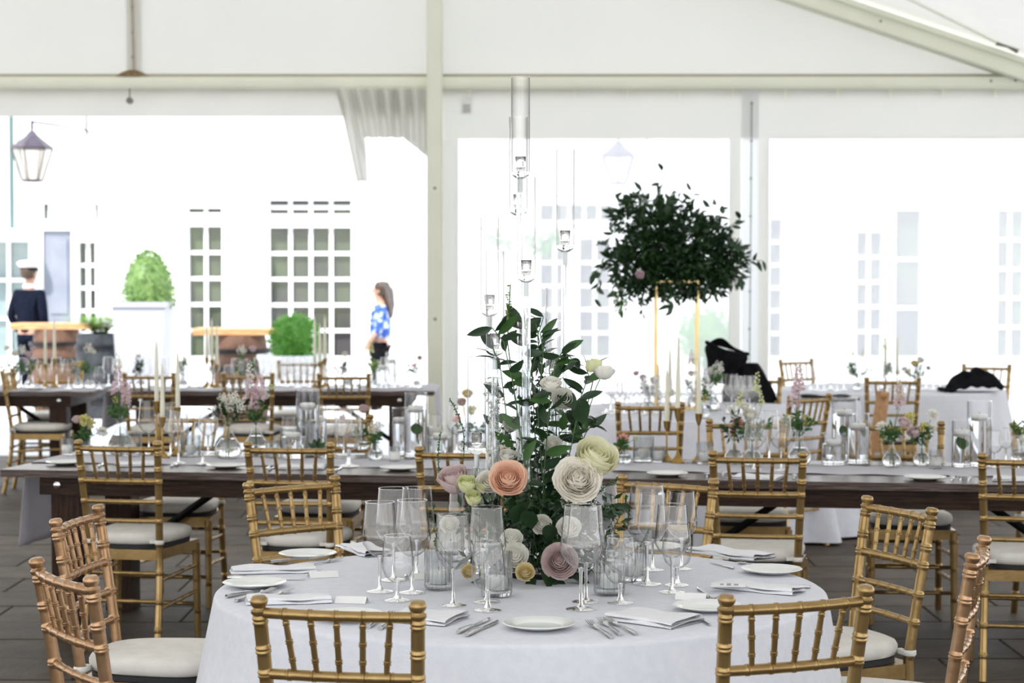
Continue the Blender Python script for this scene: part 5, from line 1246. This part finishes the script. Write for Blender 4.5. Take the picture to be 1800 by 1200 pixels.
o = link('rose', FM['rosep'], tg2, rel2(1125, 482, -.35)); o['label'] = 'small pale pink rose'; o.rotation_euler = (1.2, 0, 0)

# things on the right cloth tables
rn = random.Random(8)
zones = [('left side of the cloth table under the greenery', 1062, 1110, 12.7, 6), ('between the gold stand legs', 1120, 1175, 12.6, 6), ('right side of the cloth table under the greenery', 1275, 1330, 12.7, 7), ('behind the brass candles on the cloth table', 1200, 1265, 13.1, 6)]
for (nm, a, b, dd, n) in zones:
    for k in range(n):
        q = farbase(a + (b - a) * (k + .5) / n, dd + .35 * (rn.random() - .5)); q.z = .7605; (PW if k % 3 else PG).put(q, 0, ORD[k] + (' glass from left, a wine glass, ' if k % 3 else ' glass from left, a goblet, ') + nm, 'glasses ' + nm, .95)
def rposy(px, yb_, vt, fl, place, greens=5, gm=LEAF2, gh=.1):
    posy(px, yb_, vt, PBT, fl, place, 'posies on the right cloth tables', greens, z=.7605, gh=gh, gm=gm)
rposy(1140, 722, 690, [('mauve', 1130, 662), ('rosep', 1118, 655, .7), ('rosew', 1150, 668)], 'mauve posy behind the first brass candle', 7, LEAF)
rposy(1218, 716, 680, [('pinkspike', 1216, 640, .8), ('mauve', 1215, 655)], 'pink spike posy beside the gold stand', 4)
rposy(1250, 722, 672, [('rosew', 1252, 650, .9), ('breath', 1262, 645)], 'white posy before the black coat', 6)
rposy(1236, 735, 700, [('mumy', 1238, 700, .8), ('rosew', 1180, 690, .9)], 'yellow-white posy low on the cloth table', 4)
for (px, yt, yf, pl_) in ((1178, 612, 690, 'left one behind the gold stand'), (1193, 590, 684, 'tall one behind the gold stand'), (1157, 640, 700, 'left of the gold stand')):
    fartaper(px, yt, yf, 13.2, pl_)
rn = random.Random(9)
for (nm, a, b, dd, n) in (('on the far right table, left side', 1420, 1490, 15.2, 6), ('on the far right table, centre', 1520, 1600, 15.0, 5), ('on the far right table, right side', 1610, 1660, 15.3, 4)):
    for k in range(n):
        q = farbase(a + (b - a) * (k + .5) / n, dd + .3 * (rn.random() - .5)); q.z = .7605; (PW if k % 3 else PG).put(q, 0, ORD[k] + (' glass from left, a wine glass, ' if k % 3 else ' glass from left, a goblet, ') + nm, 'glasses ' + nm, .9)
rposy(1507, 686, 660, [('greenspike', 1500, 625, .9), ('greenspike', 1515, 628, .8)], 'leafy green posy at the left of the far right table', 8, LEAF2, .13)
rposy(1555, 684, 655, [('greenspike', 1554, 615, 1.2), ('rosep', 1560, 643, .8)], 'green spike and pink bloom on the far right table', 5, LEAF2, .1)
rposy(1607, 684, 662, [('roseo', 1608, 638, 1.2), ('rosew', 1620, 632), ('mumy', 1598, 655, .8), ('mauve', 1632, 646, .8), ('rosew', 1590, 648, .8)], 'peach and white posy on the far right table', 8)
fartaper(1557, 590, 652, 15.3, 'left on the far right table'); fartaper(1578, 592, 652, 15.4, 'right on the far right table')

# black coat over the chair, dark cloth, garment and sash
def drape(name, fn, nu, nv, m_, label, cat, th=.02):
    o = part(name, MB().grid(fn, nu, nv), m_, None); s = o.modifiers.new('thick', 'SOLIDIFY'); s.thickness = th; s.offset = 0
    s2 = o.modifiers.new('sub', 'SUBSURF'); s2.levels = 1; s2.render_levels = 1; return tag(o, label, cat)
cc = W(1326, 14.0)
def coat(u, v):
    a = u * 2 * pi; z = .60 + .42 * v; wv = .15 + .06 * sin(pi * v) - .07 * v; x = cc.x - .01 + (-.06 * v) + wv * cos(a) + .012 * sin(a * 5 + v * 7); y = cc.y - .02 + .10 * sin(a) * (1.1 - .4 * v) + .010 * cos(a * 4 + v * 5)
    return Vector((x, y, z))
drape('black_coat', coat, 36, 14, BLACKC, 'black coat hung over the chair right of the tall greenery', 'coat', .015)
cb = PD(1272, 632, 13.85)
hat = thing('black_bag', 'black soft bag with open mouth slumped on top of the coat', 'bag', cb)
BT = Matrix.Rotation(.28, 4, 'Y')
part('body', MB().lathe([(0, -.20), (.06, -.19), (.09, -.12), (.115, -.04), (.15, .03), (.155, .06), (.145, .085)], 28, BT @ Matrix.Diagonal((1.0, .65, .85, 1)), lambda a, z: 1 + .06 * sin(a * 3 + 1)), BLACKC, hat)
part('rim', MB().tube([BT @ Vector((.148 * cos(a), .10 * sin(a), .072 + .012 * cos(2 * a))) for a in [2 * pi * i / 24 for i in range(25)]], .014, 8), BLACKC, hat)
part('lining', MB().lathe([(0, .045), (.13, .055)], 20, BT @ Matrix.Diagonal((1.0, .65, 1, 1))), mat('grey_lining', (.12, .11, .11), .7), hat, 'grey lining')
part('flap', MB().grid(lambda u, v: BT @ Vector(((u - .5) * .26, .085 - .02 * v, .08 + .055 * sin(pi * u) * v + .02 * sin(u * 7) * v)), 12, 5), BLACKC, hat)
jb = PD(1703, 688, 14.95)
def jacket(u, v):
    x = (u - .5) * .44; y = (v - .5) * .30; prof = max(0, 1 - ((u - .62) / .5) ** 2) * max(0, 1 - ((v - .5) / .55) ** 2)
    return Vector((jb.x + x + .02 * sin(v * 9), jb.y + y, .775 + .15 * prof + .018 * sin(u * 16 + v * 5) * prof + .008 * sin(u * 31)))
drape('black_jacket', jacket, 30, 16, BLACKC, 'black jacket heaped on the far right cloth table', 'jacket', .02)
q5 = W(1452, 14.3)
def nb(u, v): return Vector((q5.x + (u - .5) * .44, q5.y + (v - .5) * .25, .772 + .006 * sin(u * 9)))
C4b = W(1448, 14.35)
sd2 = thing('side_table', 'small white-clothed side table left of the sashed chair', 'table', (C4b.x, C4b.y, 0))
part('tabletop', MB().lathe([(0, .735), (.26, .735), (.26, .755), (0, .755)], 32), WOOD, sd2); part('leg', MB().tube([(0, 0, 0), (0, 0, .735)], .025, 8), IRON, sd2)
sc_ = part('tablecloth', MB().grid(lambda u, v: (lambda a, r, z: Vector((C4b.x + r * cos(a), C4b.y + r * sin(a), z)))(2 * pi * u, .265 * min(1, v / .3) + (max(0, v - .3) * (.10 + .05 * sin(2 * pi * u * 9))), .757 if v < .3 else .757 - (v - .3) * .9), 80, 14), LINEN, None); tag(sc_, 'white cloth over the small side table, right of the coat', 'tablecloth')
drape('black_napkin', lambda u, v: Vector((C4b.x + (u - .5) * .36, C4b.y - .08 + (v - .5) * .2, .768 + .006 * sin(u * 9))), 12, 6, BLACKC, 'folded black garment lying flat on the small side table', 'garment', .012)
sh = W(1548, 13.78)
sg = thing('tan_sash', 'tan woven sash hanging down the back of the gold chair at right', 'sash', (sh.x, 13.895, 0))
TANW = mat('tan_woven_cloth', (.42, .22, .10), .7, 0, (.55, .32, .16), 25)
for (x0, x1, z0, z1) in ((.02, -.06, .83, .30), (.06, .005, .82, .40)):
    part('tail', MB().grid(lambda u, v: Vector((x0 + (x1 - x0) * v + (u - .5) * .05, -.02 + .006 * sin(u * 6 + v * 4) - .02 * sin(v * 3), z0 + (z1 - z0) * v)), 4, 12), TANW, sg)
part('knot', MB().ball((.04, -.02, .80), .03, 10, 6), TANW, sg)
